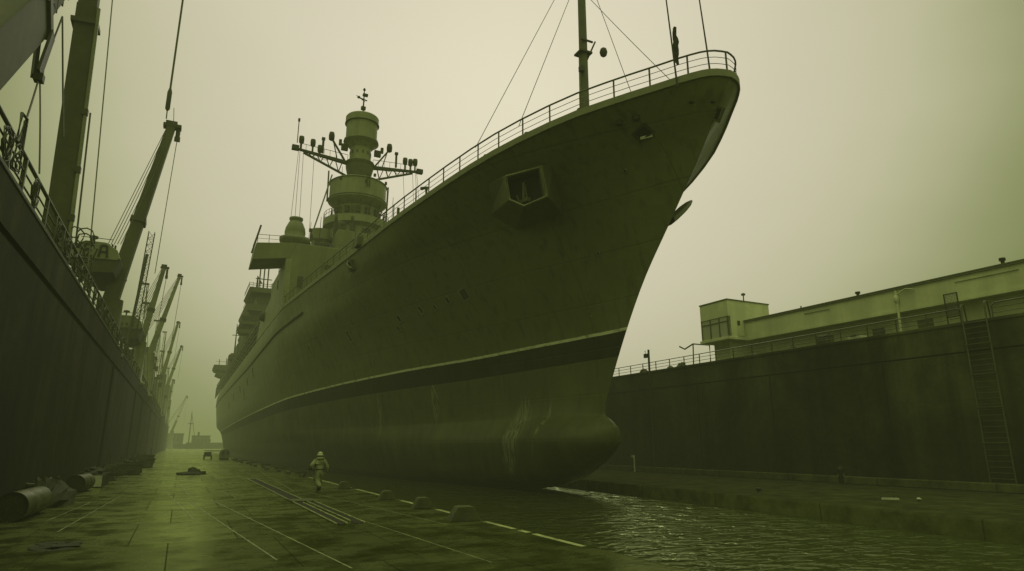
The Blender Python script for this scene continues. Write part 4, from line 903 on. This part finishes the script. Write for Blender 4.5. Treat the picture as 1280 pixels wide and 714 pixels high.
# luffing cranes that repeat down the quay
def crane(name, label, base, head, w0, w1, house=None, lat=False, zg=9.2, light='crane', letters=False, grp='luffing cranes standing in line on the left quay'):
    B = Vector(base); H = Vector(head); t = thing(name, label, 'crane', (B.x, B.y, zg), grp)
    MB().lathe((B.x, B.y, zg), [(w0*1.3,0),(w0*1.3,.3),(w0*.8,.5),(w0*.8,max(.6, B.z-zg))], 16).build('pedestal', light, t)
    e = (H-B).normalized()
    if lat:
        q = B.lerp(H, .3); MB().beam(B-e*.5, q, w0, w0, w0*.9, w0*.9, up=(0,1,0)).build('boom_foot', light, t, bevel=.04)
        mb = MB(); lattice(mb, q, H, w0*.6, 14, .05); mb.build('lattice_boom', light, t)
    else: MB().beam(B-e*.5, H, w0, w0*1.1, w1, w1*1.1, up=(0,1,0)).build('boom', light, t, bevel=.04)
    mid = B.lerp(H, .42); MB().beam(mid-e*.15, mid+e*.25, w0*1.05, w0*1.15, up=(0,1,0)).build('boom_collar', 'dark', t)
    hd = MB().cbox(H+Vector((.1,0,.1)), (w1*2.2, w1*1.2, w1*.45)).cbox(H+Vector((0,0,.35)), (w1*1.4, w1, w1*.6)).tube([H+Vector((w1*.9,0,-.1)), H+Vector((w1*.9,0,-.9))], w1*.28)
    hd.cbox(H+Vector((w1*.9,0,-1.1)), (w1*.7,.3,.4)); hd.build('boom_head', 'dark', t)
    s = (H-B).length/20
    top = B+Vector((-2.4*s, 0, 4.2*s))
    if house:
        hx, hy, hz, L_, h_ = house; top = Vector((hx+L_*.25, hy, hz+h_*.62))
        pr = [(-.5,-.1), (-.47,.28), (-.2,.5), (.18,.5), (.42,.28), (.5,0), (.42,-.05)]
        hs = MB().prism([(hx+p*L_, hz+q*h_) for p, q in pr], 'y', hy-1.6, hy+6).build('machinery_house', 'cranelight', t, bevel=.05)
        MB().prism([(hx+p*L_, hz+q*h_) for p, q in ((-.5,-.105), (.42,-.055), (.5,-.01), (.40,-.45), (-.02,-.5), (-.3,-.3))], 'y', hy-1.5, hy+5.9).build('house_keel', 'dark', hs)
        mb = MB().cbox((hx-.1*L_, hy-.6, hz+h_*.58), (.14,.2,.5)).lathe((hx-.1*L_, hy-.6, hz+h_*.66), [(.1,0),(.32,.1),(.32,.26),(.1,.32)], 12)
        for i in range(5): mb.cbox((hx+L_*(.08+i*.06), hy, hz+h_*(.53+.05*(i%2))), (.12,.3,.22+.1*(i%3)))
        mb.tube([(hx-.3*L_, hy-1.5, hz+.62*h_), (hx+.3*L_, hy-1.5, hz+.62*h_)], .03); mb.build('house_fitting', 'dark', hs)
        if letters:
            for i, ch in enumerate(letters):
                strokes = {'E': [((0,0),(0,1)),((0,0),(.6,0)),((0,.5),(.5,.5)),((0,1),(.6,1))], 'A': [((0,0),(.1,1)),((.1,1),(.5,1)),((.5,1),(.6,0)),((.05,.45),(.55,.45))]}[ch]
                mb = MB(); S_ = .95; x0 = hx-L_*.2+i*1.0; z0 = hz+h_*.0
                for a, b in strokes: mb.beam((x0+a[0]*S_, hy-1.63, z0+a[1]*S_), (x0+b[0]*S_, hy-1.63, z0+b[1]*S_), .17, .04, up=(0,1,0))
                mb.build('letter', 'black', hs)
        else: 
            mb = MB()
            for i in range(4): mb.cbox((hx-.3*L_+i*.45, hy-1.62, hz+.12*h_), (.22,.04,.35))
            mb.cbox((hx-.1*L_, hy-1.62, hz-.02*h_), (L_*.5,.04,.05)); mb.build('house_window', 'dark', hs)
    for k in range(5): rope(t, H+Vector((-w1*.5+.12*k, 0, 0)), top+Vector((.22*k-.3, 0, .03*k)), .03, .15*k*s)
    rope(t, H+Vector((w1*.9,0,-1.2)), (H.x+w1*.9-.3, H.y, max(zg, H.z-16*s)), .035, 0, 'ropelight')
    return t
c3 = crane('luffing_crane', 'large luffing crane whose house carries the letters EA', (-6.5, 62, 14.0), (-4.05, 64.6, 31.7), 1.15, .7, house=(-7.7, 60, 16.7, 3.6, 2.5), letters='EA')
mb = MB(); lattice(mb, (-4.9, 66, 10), (-4.5, 66, 21.5), .5, 18, .03); mb.build('rope_ladder', 'rope', c3)
rope(c3, (-3.75, 62.4, 31.0), (-3.95, 63, 33.0), .03)
hb_ = thing('hanging_hook_block', 'dark hook block hanging on a taut cable above the crane head', 'hook block', (-4.4, 62, 32))
MB().tube([(-4.46, 62, 60), (-4.4, 62, 34.4)], .09, 6).build('cable', 'rope', hb_)
MB().lathe((-4.4, 62, 32.1), [(.08,0),(.2,.2),(.2,1.9),(.1,2.3)], 12).build('block', 'dark', hb_); MB().tube([(-4.4, 62, 32.1), (-4.38, 62, 31.3)], .05, 6).build('hook', 'dark', hb_)
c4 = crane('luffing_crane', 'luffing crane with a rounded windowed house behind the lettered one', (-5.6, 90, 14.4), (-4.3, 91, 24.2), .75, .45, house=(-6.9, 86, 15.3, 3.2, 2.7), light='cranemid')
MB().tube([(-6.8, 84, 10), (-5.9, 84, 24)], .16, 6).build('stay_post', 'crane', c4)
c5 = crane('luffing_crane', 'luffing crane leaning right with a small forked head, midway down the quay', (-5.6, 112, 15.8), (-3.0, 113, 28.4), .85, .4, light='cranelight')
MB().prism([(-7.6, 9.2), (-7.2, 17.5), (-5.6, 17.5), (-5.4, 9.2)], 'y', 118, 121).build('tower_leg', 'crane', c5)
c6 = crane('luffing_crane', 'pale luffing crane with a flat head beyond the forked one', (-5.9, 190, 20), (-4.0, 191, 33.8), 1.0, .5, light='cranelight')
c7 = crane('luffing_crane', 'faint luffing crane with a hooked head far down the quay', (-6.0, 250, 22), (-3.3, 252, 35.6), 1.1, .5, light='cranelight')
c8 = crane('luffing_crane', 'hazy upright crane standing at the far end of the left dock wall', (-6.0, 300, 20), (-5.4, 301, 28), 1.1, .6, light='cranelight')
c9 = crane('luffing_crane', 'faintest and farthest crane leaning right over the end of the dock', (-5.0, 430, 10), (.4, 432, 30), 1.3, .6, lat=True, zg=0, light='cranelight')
for i, (x, y, z, h) in enumerate(((-6.4, 100, 9.2, 12), (-7.2, 106, 9.2, 16), (-6.3, 132, 9.2, 15), (-6.6, 150, 9.2, 18), (-6.1, 168, 9.2, 14), (-6.5, 178, 9.2, 20), (-6.0, 225, 9.2, 16), (-5.9, 275, 9.2, 14))):
    t = thing('quay_mast', 'thin lattice mast with stays among the cranes on the left quay', 'mast', (x, y, z), 'thin masts among the cranes')
    mb = MB(); lattice(mb, (x, y, z), (x+.3, y, z+h), .45, 12, .035); mb.build('lattice', 'cranelight', t)
    MB().cbox((x+.3, y, z+h*.45), (1.2, 1.2, .9)).cbox((x+.1, y, z+h), (1.0, .4, .25)).build('platform', 'crane', t)
    for k in range(3): rope(t, (x+.3, y, z+h), (x+.5+.5*k, y+2, z+1), .035, 0, 'ropelight')
for i, (x, y, w, h) in enumerate(((-8.2, 104, 3.6, 5.6), (-7.7, 125, 3.5, 7.5), (-7.6, 140, 3.4, 9.0), (-7.4, 160, 3.2, 7.0), (-7.4, 200, 3.2, 8.5), (-7.2, 232, 3, 8))):
    t = thing('quay_hut', 'pale machinery hut with railings among the cranes on the left quay', 'hut', (x, y, 9.2), 'machinery huts among the cranes')
    MB().box(x-w/2, x+w/2, y-2, y+2, 9.202, 9.2+h).build('wall', 'cranelight', t, bevel=.05)
    MB().box(x-w/2-.2, x+w/2+.2, y-2.2, y+2.2, 9.203+h, 9.35+h).build('roof', 'crane', t)
    mb = MB()
    for k in range(3): mb.box(x-w*.35+k*w*.25, x-w*.35+k*w*.25+.5, y-2.03, y-2.0, 9.2+h*.55, 9.2+h*.8)
    mb.build('window', 'dark', t)
    mb = MB().tube([(x-w/2, y-2.1, 10.4+h), (x+w/2, y-2.1, 10.4+h)], .05)
    for k in range(5): mb.tube([(x-w/2+k*w/4, y-2.1, 9.3+h), (x-w/2+k*w/4, y-2.1, 10.4+h)], .04)
    mb.build('roof_rail', 'rail', t)

# ------------------------------------------------------------------ clutter at the foot of the left wall
def drum(x, y0, y1, r, label, rz=0.0):
    t = thing('steel_drum', label, 'drum', (x, (y0+y1)/2, r), 'steel drums at the foot of the left wall')
    t.rotation_euler = (0, 0, rz)
    L_ = (y1-y0)/2; n = 28
    def ring(rr, y): return [(rr*math.cos(2*PI*i/n), y, rr*math.sin(2*PI*i/n)) for i in range(n)]
    mb = MB(); prof = [(r, -L_), (r, -L_*.34), (r*1.03, -L_*.32), (r, -L_*.3), (r, L_*.3), (r*1.03, L_*.32), (r, L_*.34), (r, L_)]
    vs = []; 
    for rr, yy in prof: vs += ring(rr, yy)
    mb.add(vs, [(k*n+i, k*n+(i+1)%n, (k+1)*n+(i+1)%n, (k+1)*n+i) for k in range(len(prof)-1) for i in range(n)], True)
    mb.add(ring(r, L_), [tuple(range(n))])
    o = mb.build('shell', 'drum', None); o.parent = t
    mb = MB(); mb.add(ring(r*.96, -L_+.05), [tuple(range(n))]); mb.add(ring(r*1.02, -L_)+ring(r*.95, -L_)+ring(r*.95, -L_+.05), [(k*n+i, k*n+(i+1)%n, (k+1)*n+(i+1)%n, (k+1)*n+i) for k in range(2) for i in range(n)])
    o = mb.build('end_cap', 'tarp', None); o.parent = t
drum(-4.15, 24.3, 27.4, .42, 'large drum lying on its side, nearest at the foot of the left wall', -.05)
drum(-4.1, 37.3, 39.6, .40, 'shorter drum lying on its side by the first wall joint', -.08)
drum(-4.6, 20.6, 22.3, .48, 'dark drum at the left edge of the dock floor', 0)
tag(MB().blob((-4.2, 31, 0), (1.5, 4.2, .85), 14, .22, 3).blob((-4.4, 29.6, 0), (1.1, 2.2, 1.0), 12, .2, 5).build('tarpaulin_heap', 'tarp'), 'crumpled dark tarpaulin heap between the two drums by the left wall', 'tarpaulin')
tag(MB().tube(catenary((-4.4, 33.5, .9), (-4.0, 36, .1), .2, 8), .05).tube(catenary((-4.6, 28, .9), (-4.3, 31, .95), .1, 8), .04).build('bent_cable', 'rope'), 'bent cable over the tarpaulin heap by the left wall', 'cable')
t = thing('long_crate', 'long dark crate with a pale end beyond the second drum', 'crate', (-4, 43, 0))
MB().box(-4.6, -3.5, 41.5, 45.5, .002, .62).build('body', 'tarp', t, bevel=.03); MB().box(-4.0, -3.5, 41.35, 41.49, .05, .6).build('end_panel', 'white', t)
MB().blob((-4.1, 43.6, .6), (1.2, 3.6, .4), 12, .3, 8).build('cover', 'tarp', t)
rnd = random.Random(21)
for i in range(11):
    y = 46.5+i*5.2+rnd.uniform(-1.5, 1.5); x = -4.2+rnd.uniform(-.3, .7); a = rnd.uniform(-.6, .6)
    mb = MB()
    for k in range(5):
        c = Vector((x+rnd.uniform(-.4,.4), y+rnd.uniform(-1,1), .15+k*.17)); d_ = Vector((math.cos(a+rnd.uniform(-.5,.5)), math.sin(a+rnd.uniform(-.5,.5)), rnd.uniform(-.12,.2)))
        L_ = rnd.uniform(.5, 1.1); mb.beam(c-d_*L_, c+d_*L_, rnd.uniform(.1,.25), rnd.uniform(.08,.2))
    tag(mb.build('timber_pile', 'junk'), 'untidy pile of short timbers at the foot of the left wall', 'timber', 'timber piles at the foot of the left wall')
for i in range(9):
    y = 49+i*7.1+rnd.uniform(-2, 2); x = -4.0+rnd.uniform(-.4, .8)
    tag(MB().blob((x, y, 0), (rnd.uniform(.9,1.6), rnd.uniform(1.2,2.4), rnd.uniform(.5,1.0)), 11, .32, i+40).build('scrap_heap', 'tarp'), 'dark lumpy heap of scrap at the foot of the left wall', 'scrap', 'scrap heaps at the foot of the left wall')
for i, (x, y, s) in enumerate(((-3.0, 58, .9), (-3.3, 66, .8), (-2.8, 75, 1.0), (-3.4, 88, 1.2))):
    t = thing('steel_skip', 'small open steel skip among the scrap by the left wall', 'skip', (x, y, 0), 'small steel skips by the left wall')
    MB().prism([(x-s*.75, s*.8), (x-s*.55, .02), (x+s*.55, .02), (x+s*.75, s*.8)], 'y', y-s*.6, y+s*.9).build('body', 'junk', t, bevel=.03)
    MB().box(x-s*.82, x+s*.82, y-s*.65, y-s*.5, s*.803, s*.9).build('rim', 'drum', t)
for i in range(6):
    y = 52+i*9; x = -3.7+rnd.uniform(-.4,.6)
    tag(MB().tube([(x, y, 0), (x+rnd.uniform(-.3,.3), y+.3, rnd.uniform(1.2,1.9))], .045).tube([(x+.2, y, 0), (x+rnd.uniform(-.6,.6), y+.6, rnd.uniform(.9,1.4))], .04).build('leaning_pole', 'junk'), 'thin pole sticking up out of the scrap by the left wall', 'pole', 'poles in the scrap by the left wall')
tag(MB().blob((1.0, 56.5, 0), (2.1, 2.0, .22), 14, .3, 77).blob((1.1, 56.5, .1), (.9, .9, .42), 9, .3, 78).tube([(0.0, 56, .1), (2.0, 56.6, .16)], .08).build('rope_heap', 'tarp'), 'low dark heap of rope lying alone in the middle of the dock floor', 'rope')
tag(MB().blob((-2.2, 18.2, 0), (.9, 1.2, .07), 12, .4, 90).build('wet_rag', 'tarp'), 'flat wet rag on the floor at the lower left', 'rag')
# along the ship
t = thing('compressor_cabin', 'small round topped cabin beside the stern end of the warship', 'cabin', (6.1, 107, 0))
MB().prism([(5.5,.25),(5.5,1.1),(5.7,1.5),(6.1,1.6),(6.5,1.5),(6.7,1.1),(6.7,.25)], 'y', 106, 110).build('body', 'cranelight', t, bevel=.05)
MB().box(5.62, 6.0, 105.95, 106.0, .8, 1.3).box(6.2, 6.58, 105.95, 106.0, .8, 1.3).build('window', 'dark', t); MB().box(5.55, 6.65, 106.2, 109.8, .002, .26).build('base', 'dark', t)
t = thing('parked_trolley', 'low dark trolley parked left of the round topped cabin', 'trolley', (4.1, 112, 0))
MB().box(3.4, 4.6, 111, 114, .45, .65).box(3.5, 4.5, 112.5, 113.9, .65, 1.1).build('body', 'tarp', t, bevel=.05)
for x in (3.5, 4.5): MB().tube([(x-.1, 111.4, .25), (x+.1, 111.4, .25)], .25, 14).build('wheel', 'dark', t)
for i in range(12):
    y = 44+i*5.0; x = 7.9-.012*(y-44)+rnd.uniform(-.25,.2)
    mb = MB(); mb.beam((x-.2, y-rnd.uniform(.6,1.2), .1), (x+rnd.uniform(-.2,.3), y+rnd.uniform(.6,1.3), .14), .28, .2)
    if i % 2: mb.beam((x-.4, y, .26), (x+.5, y+.4, .3), .2, .16)
    tag(mb.build('dock_timber', 'junk'), 'short baulk of timber lying on the floor edge beside the warship', 'timber', 'timbers on the floor edge beside the warship')
# ------------------------------------------------------------------ far end of the dock
for i, (x0, x1, y, h, nm, lab, z0) in enumerate(((-12, 1.5, 480, 9, 'far_shed', 'hazy flat shed closing the far left end of the dock', -.1), (6.5, 17, 470, 7.6, 'far_block', 'pale hazy block standing behind the stern of the warship', -.1), (3, 30, 420, 3.4, 'far_quay_wall', 'low dark quay wall across the far end of the dock', -.1), (-3, 5.6, 440, 2.6, 'far_pontoon', 'low dark pontoon below the far shed', -.1))):
    t = thing(nm, lab, 'building' if i < 2 else 'wall', (x0, y, z0))
    MB().box(x0, x1, y, y+18, z0, h).build('wall', 'far', t)
    if i < 2:
        MB().box(x0-.3, x1+.3, y-.3, y+18.3, h+.003, h+.4).build('roof', 'dark', t)
        mb = MB()
        for k in range(5): mb.box(x0+1+k*2.2, x0+2.2+k*2.2, y-.04, y-.01, h*.5, h*.75)
        mb.build('window', 'dark', t)
        MB().box(x0+3, x0+4.2, y+3, y+5, h+.4, h+2.6).build('chimney', 'dark', t)
tag(MB().tube([(4.0, 400, 0), (4.0, 400, 20)], .35, 6, .15).box(2.6, 5.4, 399.8, 400.2, 13.2, 13.6).tube([(4, 400, 19), (8, 402, 0)], .12, 4).build('signal_mast', 'far'), 'thin signal mast with a crosstree at the far end of the dock', 'mast')
# ------------------------------------------------------------------ people
def skin(name, joints, edges, m, parent, sub=2, root=0):
    me = bpy.data.meshes.new(name); me.from_pydata([j[:3] for j in joints], edges, [])
    o = bpy.data.objects.new(name, me); COL.objects.link(o); o.parent = parent
    md = o.modifiers.new('Skin', 'SKIN'); md.use_smooth_shade = True
    if not me.skin_vertices: me.attributes.new
    sv = me.skin_vertices[0].data if len(me.skin_vertices) else None
    if sv is None:
        bpy.context.view_layer.objects.active = o; bpy.ops.mesh.customdata_skin_add(); sv = me.skin_vertices[0].data
    for i, j in enumerate(joints):
        r = j[3]; sv[i].radius = (r, r if len(j) < 5 else j[4])
    sv[root].use_root = True
    s = o.modifiers.new('Subdivision', 'SUBSURF'); s.levels = sub; s.render_levels = sub
    me.materials.append(M[m]); return o
def person(loc, rz, scale, label, cloth, pose, helmet=True, group=None):
    t = thing('person', label, 'person', loc, group); t.rotation_euler = (0, 0, rz); t.scale = (scale,)*3
    # faces +y; x to the right.  joint = (x, y, z, radius)
    P = pose
    J = [(0,0,.95,.13), (0,.01,1.12,.12), (0,.02,1.3,.14), (0,.0,1.44,.09), (0,.01,1.52,.052), (0,.03,1.60,.085), (0,.035,1.69,.088),
         (.19,0,1.42,.062), P['re'], P['rh'], (-.19,0,1.42,.062), P['le'], P['lh'],
         (.10,0,.9,.10), P['rk'], P['ra'], P['rt'], (-.10,0,.9,.10), P['lk'], P['la'], P['lt']]
    E_ = [(0,1),(1,2),(2,3),(3,4),(4,5),(5,6),(3,7),(7,8),(8,9),(3,10),(10,11),(11,12),(0,13),(13,14),(14,15),(15,16),(0,17),(17,18),(18,19),(19,20)]
    for h in (9, 12):      # hands: palm, four fingers and a thumb
        a = Vector(J[h][:3]); e_ = Vector(J[8 if h == 9 else 11][:3]); d_ = (a-e_).normalized()
        side = d_.cross(Vector((0,0,1)) if abs(d_.z) < .8 else Vector((1,0,0))).normalized()
        pm = a+d_*.07; J.append((*pm, .024)); k = len(J)-1; E_.append((h, k))
        for i, f in enumerate((-1.5, -.5, .5, 1.5)):
            q = pm+d_*.03+side*f*.019; q2 = q+d_*(.045-.006*abs(f-.3)); q3 = q2+d_*.02+Vector((0,.012,-.022))
            J += [(*q, .010), (*q2, .009), (*q3, .007)]; n = len(J); E_ += [(k, n-3), (n-3, n-2), (n-2, n-1)]
        q = a+d_*.03+side*.035; q2 = q+d_*.03+side*.015; J += [(*q, .011), (*q2, .009)]; n = len(J); E_ += [(h, n-2), (n-2, n-1)]
    skin('body', J, E_, 'skin', t)
    # overall over trunk, arms and legs
    def up(j, r): return (*j[:3], r)
    rw = Vector(P['re'][:3]).lerp(Vector(P['rh'][:3]), .88); lw_ = Vector(P['le'][:3]).lerp(Vector(P['lh'][:3]), .88)
    C = [(0,0,.95,.215,.18), (0,0,1.05,.205,.17), (0,.01,1.15,.225,.18), (0,.02,1.3,.25,.19), (0,0,1.43,.18,.14), (0,0,1.49,.1),
         (.21,0,1.40,.11), up(P['re'], .095), (*rw, .075), (-.21,0,1.40,.11), up(P['le'], .095), (*lw_, .075),
         (.105,0,.86,.155), up(P['rk'], .125), (*P['ra'][:2], P['ra'][2]+.05, .10), (-.105,0,.86,.155), up(P['lk'], .125), (*P['la'][:2], P['la'][2]+.05, .10)]
    CE = [(0,1),(1,2),(2,3),(3,4),(4,5),(4,6),(6,7),(7,8),(4,9),(9,10),(10,11),(0,12),(12,13),(13,14),(0,15),(15,16),(16,17)]
    ov = skin('overall', C, CE, cloth, t)
    tx = bpy.data.textures.new('folds', 'CLOUDS'); tx.noise_scale = .11
    dm_ = ov.modifiers.new('Folds', 'DISPLACE'); dm_.texture = tx; dm_.strength = .035; dm_.mid_level = .5
    for a, b in (('ra', 'rt'), ('la', 'lt')):
        A = Vector(P[a][:3]); T = Vector(P[b][:3])
        skin('boot', [(*(A+Vector((0,0,.1))), .062), (*A, .058), (*A.lerp(T, .55), .05), (*T, .042)], [(0,1),(1,2),(2,3)], 'boot', t)
    if helmet:
        mb = MB().lathe((0,.03,1.665), [(.165,0),(.168,.012),(.125,.03),(.122,.08),(.1,.13),(.06,.16),(.01,.17)], 24); o = mb.build('helmet', 'helmet', None); o.parent = t
        o = MB().tube([(.155*math.cos(a*PI/8), .0+.13*math.sin(a*PI/8), 1.5-.03*math.sin(a*PI/8)) for a in range(17)], .055, 8).build('collar', cloth, None); o.parent = t
        o = MB().cbox((0,0,1.03), (.40,.34,.045)).build('belt', 'darkcloth', None, bevel=.02); o.parent = t
    else:
        o = MB().lathe((0,.02,1.63), [(.09,0),(.098,.05),(.085,.1),(.04,.135),(.01,.14)], 18).build('hair', 'darkcloth', None); o.parent = t
    # face
    o = MB().lathe((0,.125,1.62), [(.012,-.02),(.016,0),(.006,.03)], 8).build('nose', 'skin', None); o.parent = t
    return t
walk = dict(re=(.34,-.06,1.16,.045), rh=(.40,.05,.93,.036), le=(-.46,-.12,1.2,.045), lh=(-.28,.08,1.03,.036),
            rk=(.11,.22,.50,.06), ra=(.06,.22,.10,.045), rt=(.07,.39,.045,.04), lk=(-.07,.02,.48,.06), la=(-.03,-.32,.19,.045), lt=(-.03,-.18,.06,.04))
stand = dict(re=(.26,-.03,1.14,.045), rh=(.24,.06,.9,.036), le=(-.27,-.02,1.14,.045), lh=(-.22,.1,.92,.036),
             rk=(.11,.01,.49,.06), ra=(.12,0,.09,.045), rt=(.14,.15,.045,.04), lk=(-.11,.01,.49,.06), la=(-.12,0,.09,.045), lt=(-.14,.15,.045,.04))
w = person((6.15, 32.9, 0), .15, 1.02, 'person in pale overalls and hard hat walking away along the dock floor', 'cloth', walk)
# sack carried under the left arm
tag(MB().blob((5.74, 33.02, 1.0), (.22, .36, .24), 12, .15, 4).build('tool_bag', 'tarp'), 'small dark bag held under the left arm of the walking worker', 'bag')
person((33.4, 25.2, 0), 2.3, .62, 'small person in dark clothes standing at the foot of the right dock wall', 'darkcloth', stand, helmet=False)
# ------------------------------------------------------------------ haze, sky, light, camera
HAZE = dict(density=.00145, color=(.23,.26,.095), top=30)
m = bpy.data.materials.new('sea_haze'); m.use_nodes = True; nt = m.node_tree; nt.nodes.clear()
out = nt.nodes.new('ShaderNodeOutputMaterial'); va = nt.nodes.new('ShaderNodeVolumeAbsorption'); em = nt.nodes.new('ShaderNodeEmission'); ad = nt.nodes.new('ShaderNodeAddShader')
va.inputs['Color'].default_value = (0,0,0,1); va.inputs['Density'].default_value = HAZE['density']
em.inputs['Color'].default_value = (*HAZE['color'], 1); em.inputs['Strength'].default_value = HAZE['density']
nt.links.new(va.outputs[0], ad.inputs[0]); nt.links.new(em.outputs[0], ad.inputs[1]); nt.links.new(ad.outputs[0], out.inputs['Volume'])
M['haze'] = m
tag(MB().box(-1200, 1400, -60, 2400, -.5, HAZE['top']).build('haze', 'haze'), kind='structure')

wd = bpy.data.worlds.new('World'); sc.world = wd; wd.use_nodes = True
nt = wd.node_tree; N = nt.nodes; L = nt.links; bg = N['Background']
SD = Vector((.38, .75, .50)).normalized()        # the bright part of the overcast sky
tc = N.new('ShaderNodeTexCoord')
dt = N.new('ShaderNodeVectorMath'); dt.operation = 'DOT_PRODUCT'; dt.inputs[1].default_value = SD; L.new(tc.outputs['Generated'], dt.inputs[0])
ns = N.new('ShaderNodeTexNoise'); ns.inputs['Scale'].default_value = 2.2; ns.inputs['Detail'].default_value = 3
mpw = N.new('ShaderNodeMapping'); mpw.inputs['Scale'].default_value = (1,1,2.2); L.new(tc.outputs['Generated'], mpw.inputs[0]); L.new(mpw.outputs[0], ns.inputs['Vector'])
ma = N.new('ShaderNodeMath'); ma.operation = 'MULTIPLY_ADD'; ma.inputs[1].default_value = .05; L.new(ns.outputs['Fac'], ma.inputs[0])
sb = N.new('ShaderNodeMath'); sb.operation = 'SUBTRACT'; sb.inputs[1].default_value = .025; L.new(dt.outputs['Value'], sb.inputs[0]); L.new(sb.outputs[0], ma.inputs[2])
cr = N.new('ShaderNodeValToRGB'); L.new(ma.outputs[0], cr.inputs[0]); cr.color_ramp.interpolation = 'B_SPLINE'
el = cr.color_ramp.elements
el[0].position = 0.0; el[0].color = (.44,.47,.25,1); el[1].position = 1.0; el[1].color = (.72,.66,.51,1)
for p, c in ((.45, (.34,.37,.18,1)), (.62, (.12,.15,.04,1)), (.73, (.15,.18,.055,1)), (.80, (.30,.32,.15,1)), (.86, (.53,.515,.335,1)), (.925, (.62,.575,.425,1))):
    e_ = el.new(p); e_.color = c
sky = N.new('ShaderNodeTexSky'); sky.sky_type = 'NISHITA'; sky.sun_disc = False
sky.sun_elevation = math.asin(SD.z); sky.sun_rotation = math.atan2(SD.x, SD.y); sky.dust_density = 6
bw = N.new('ShaderNodeRGBToBW'); L.new(sky.outputs[0], bw.inputs[0])
tn = N.new('ShaderNodeVectorMath'); tn.operation = 'SCALE'; tn.inputs[0].default_value = (.0014,.0014,.0009); L.new(bw.outputs[0], tn.inputs['Scale'])
ads = N.new('ShaderNodeVectorMath'); ads.operation = 'ADD'; L.new(cr.outputs[0], ads.inputs[0]); L.new(tn.outputs[0], ads.inputs[1])
# brighter overhead, added out of view to strengthen light from above
sz = N.new('ShaderNodeSeparateXYZ'); L.new(tc.outputs['Generated'], sz.inputs[0])
zr_ = N.new('ShaderNodeMapRange'); zr_.inputs['From Min'].default_value = .62; zr_.inputs['From Max'].default_value = .9; zr_.interpolation_type = 'SMOOTHSTEP'
L.new(sz.outputs['Z'], zr_.inputs['Value'])
zt_ = N.new('ShaderNodeVectorMath'); zt_.operation = 'SCALE'; zt_.inputs[0].default_value = (1.05,1.02,.68); L.new(zr_.outputs['Result'], zt_.inputs['Scale'])
ad2 = N.new('ShaderNodeVectorMath'); ad2.operation = 'ADD'; L.new(ads.outputs[0], ad2.inputs[0]); L.new(zt_.outputs[0], ad2.inputs[1])
L.new(ad2.outputs[0], bg.inputs['Color']); bg.inputs['Strength'].default_value = 1.0
sl = bpy.data.lights.new('sun', 'SUN'); sl.energy = .5; sl.angle = math.radians(20); sl.color = (1,.95,.78)
so = bpy.data.objects.new('sun', sl); COL.objects.link(so); so.rotation_euler = SD.to_track_quat('Z', 'Y').to_euler()
cam = bpy.data.cameras.new('camera'); co = bpy.data.objects.new('camera', cam); COL.objects.link(co)
cam.sensor_width = 36; cam.lens = 36*800/1280; cam.clip_end = 6000; cam.clip_start = .05
pit = math.radians(13.9688); yaw = math.radians(26.7211)
co.location = (0, 0, 2.2); co.rotation_euler = (PI/2+pit, 0, -yaw)
sc.camera = co
sc.view_settings.view_transform = 'Standard'; sc.view_settings.look = 'None'; sc.view_settings.exposure = 0; sc.view_settings.gamma = 1
sc.cycles.max_bounces = 5; sc.cycles.use_denoising = True
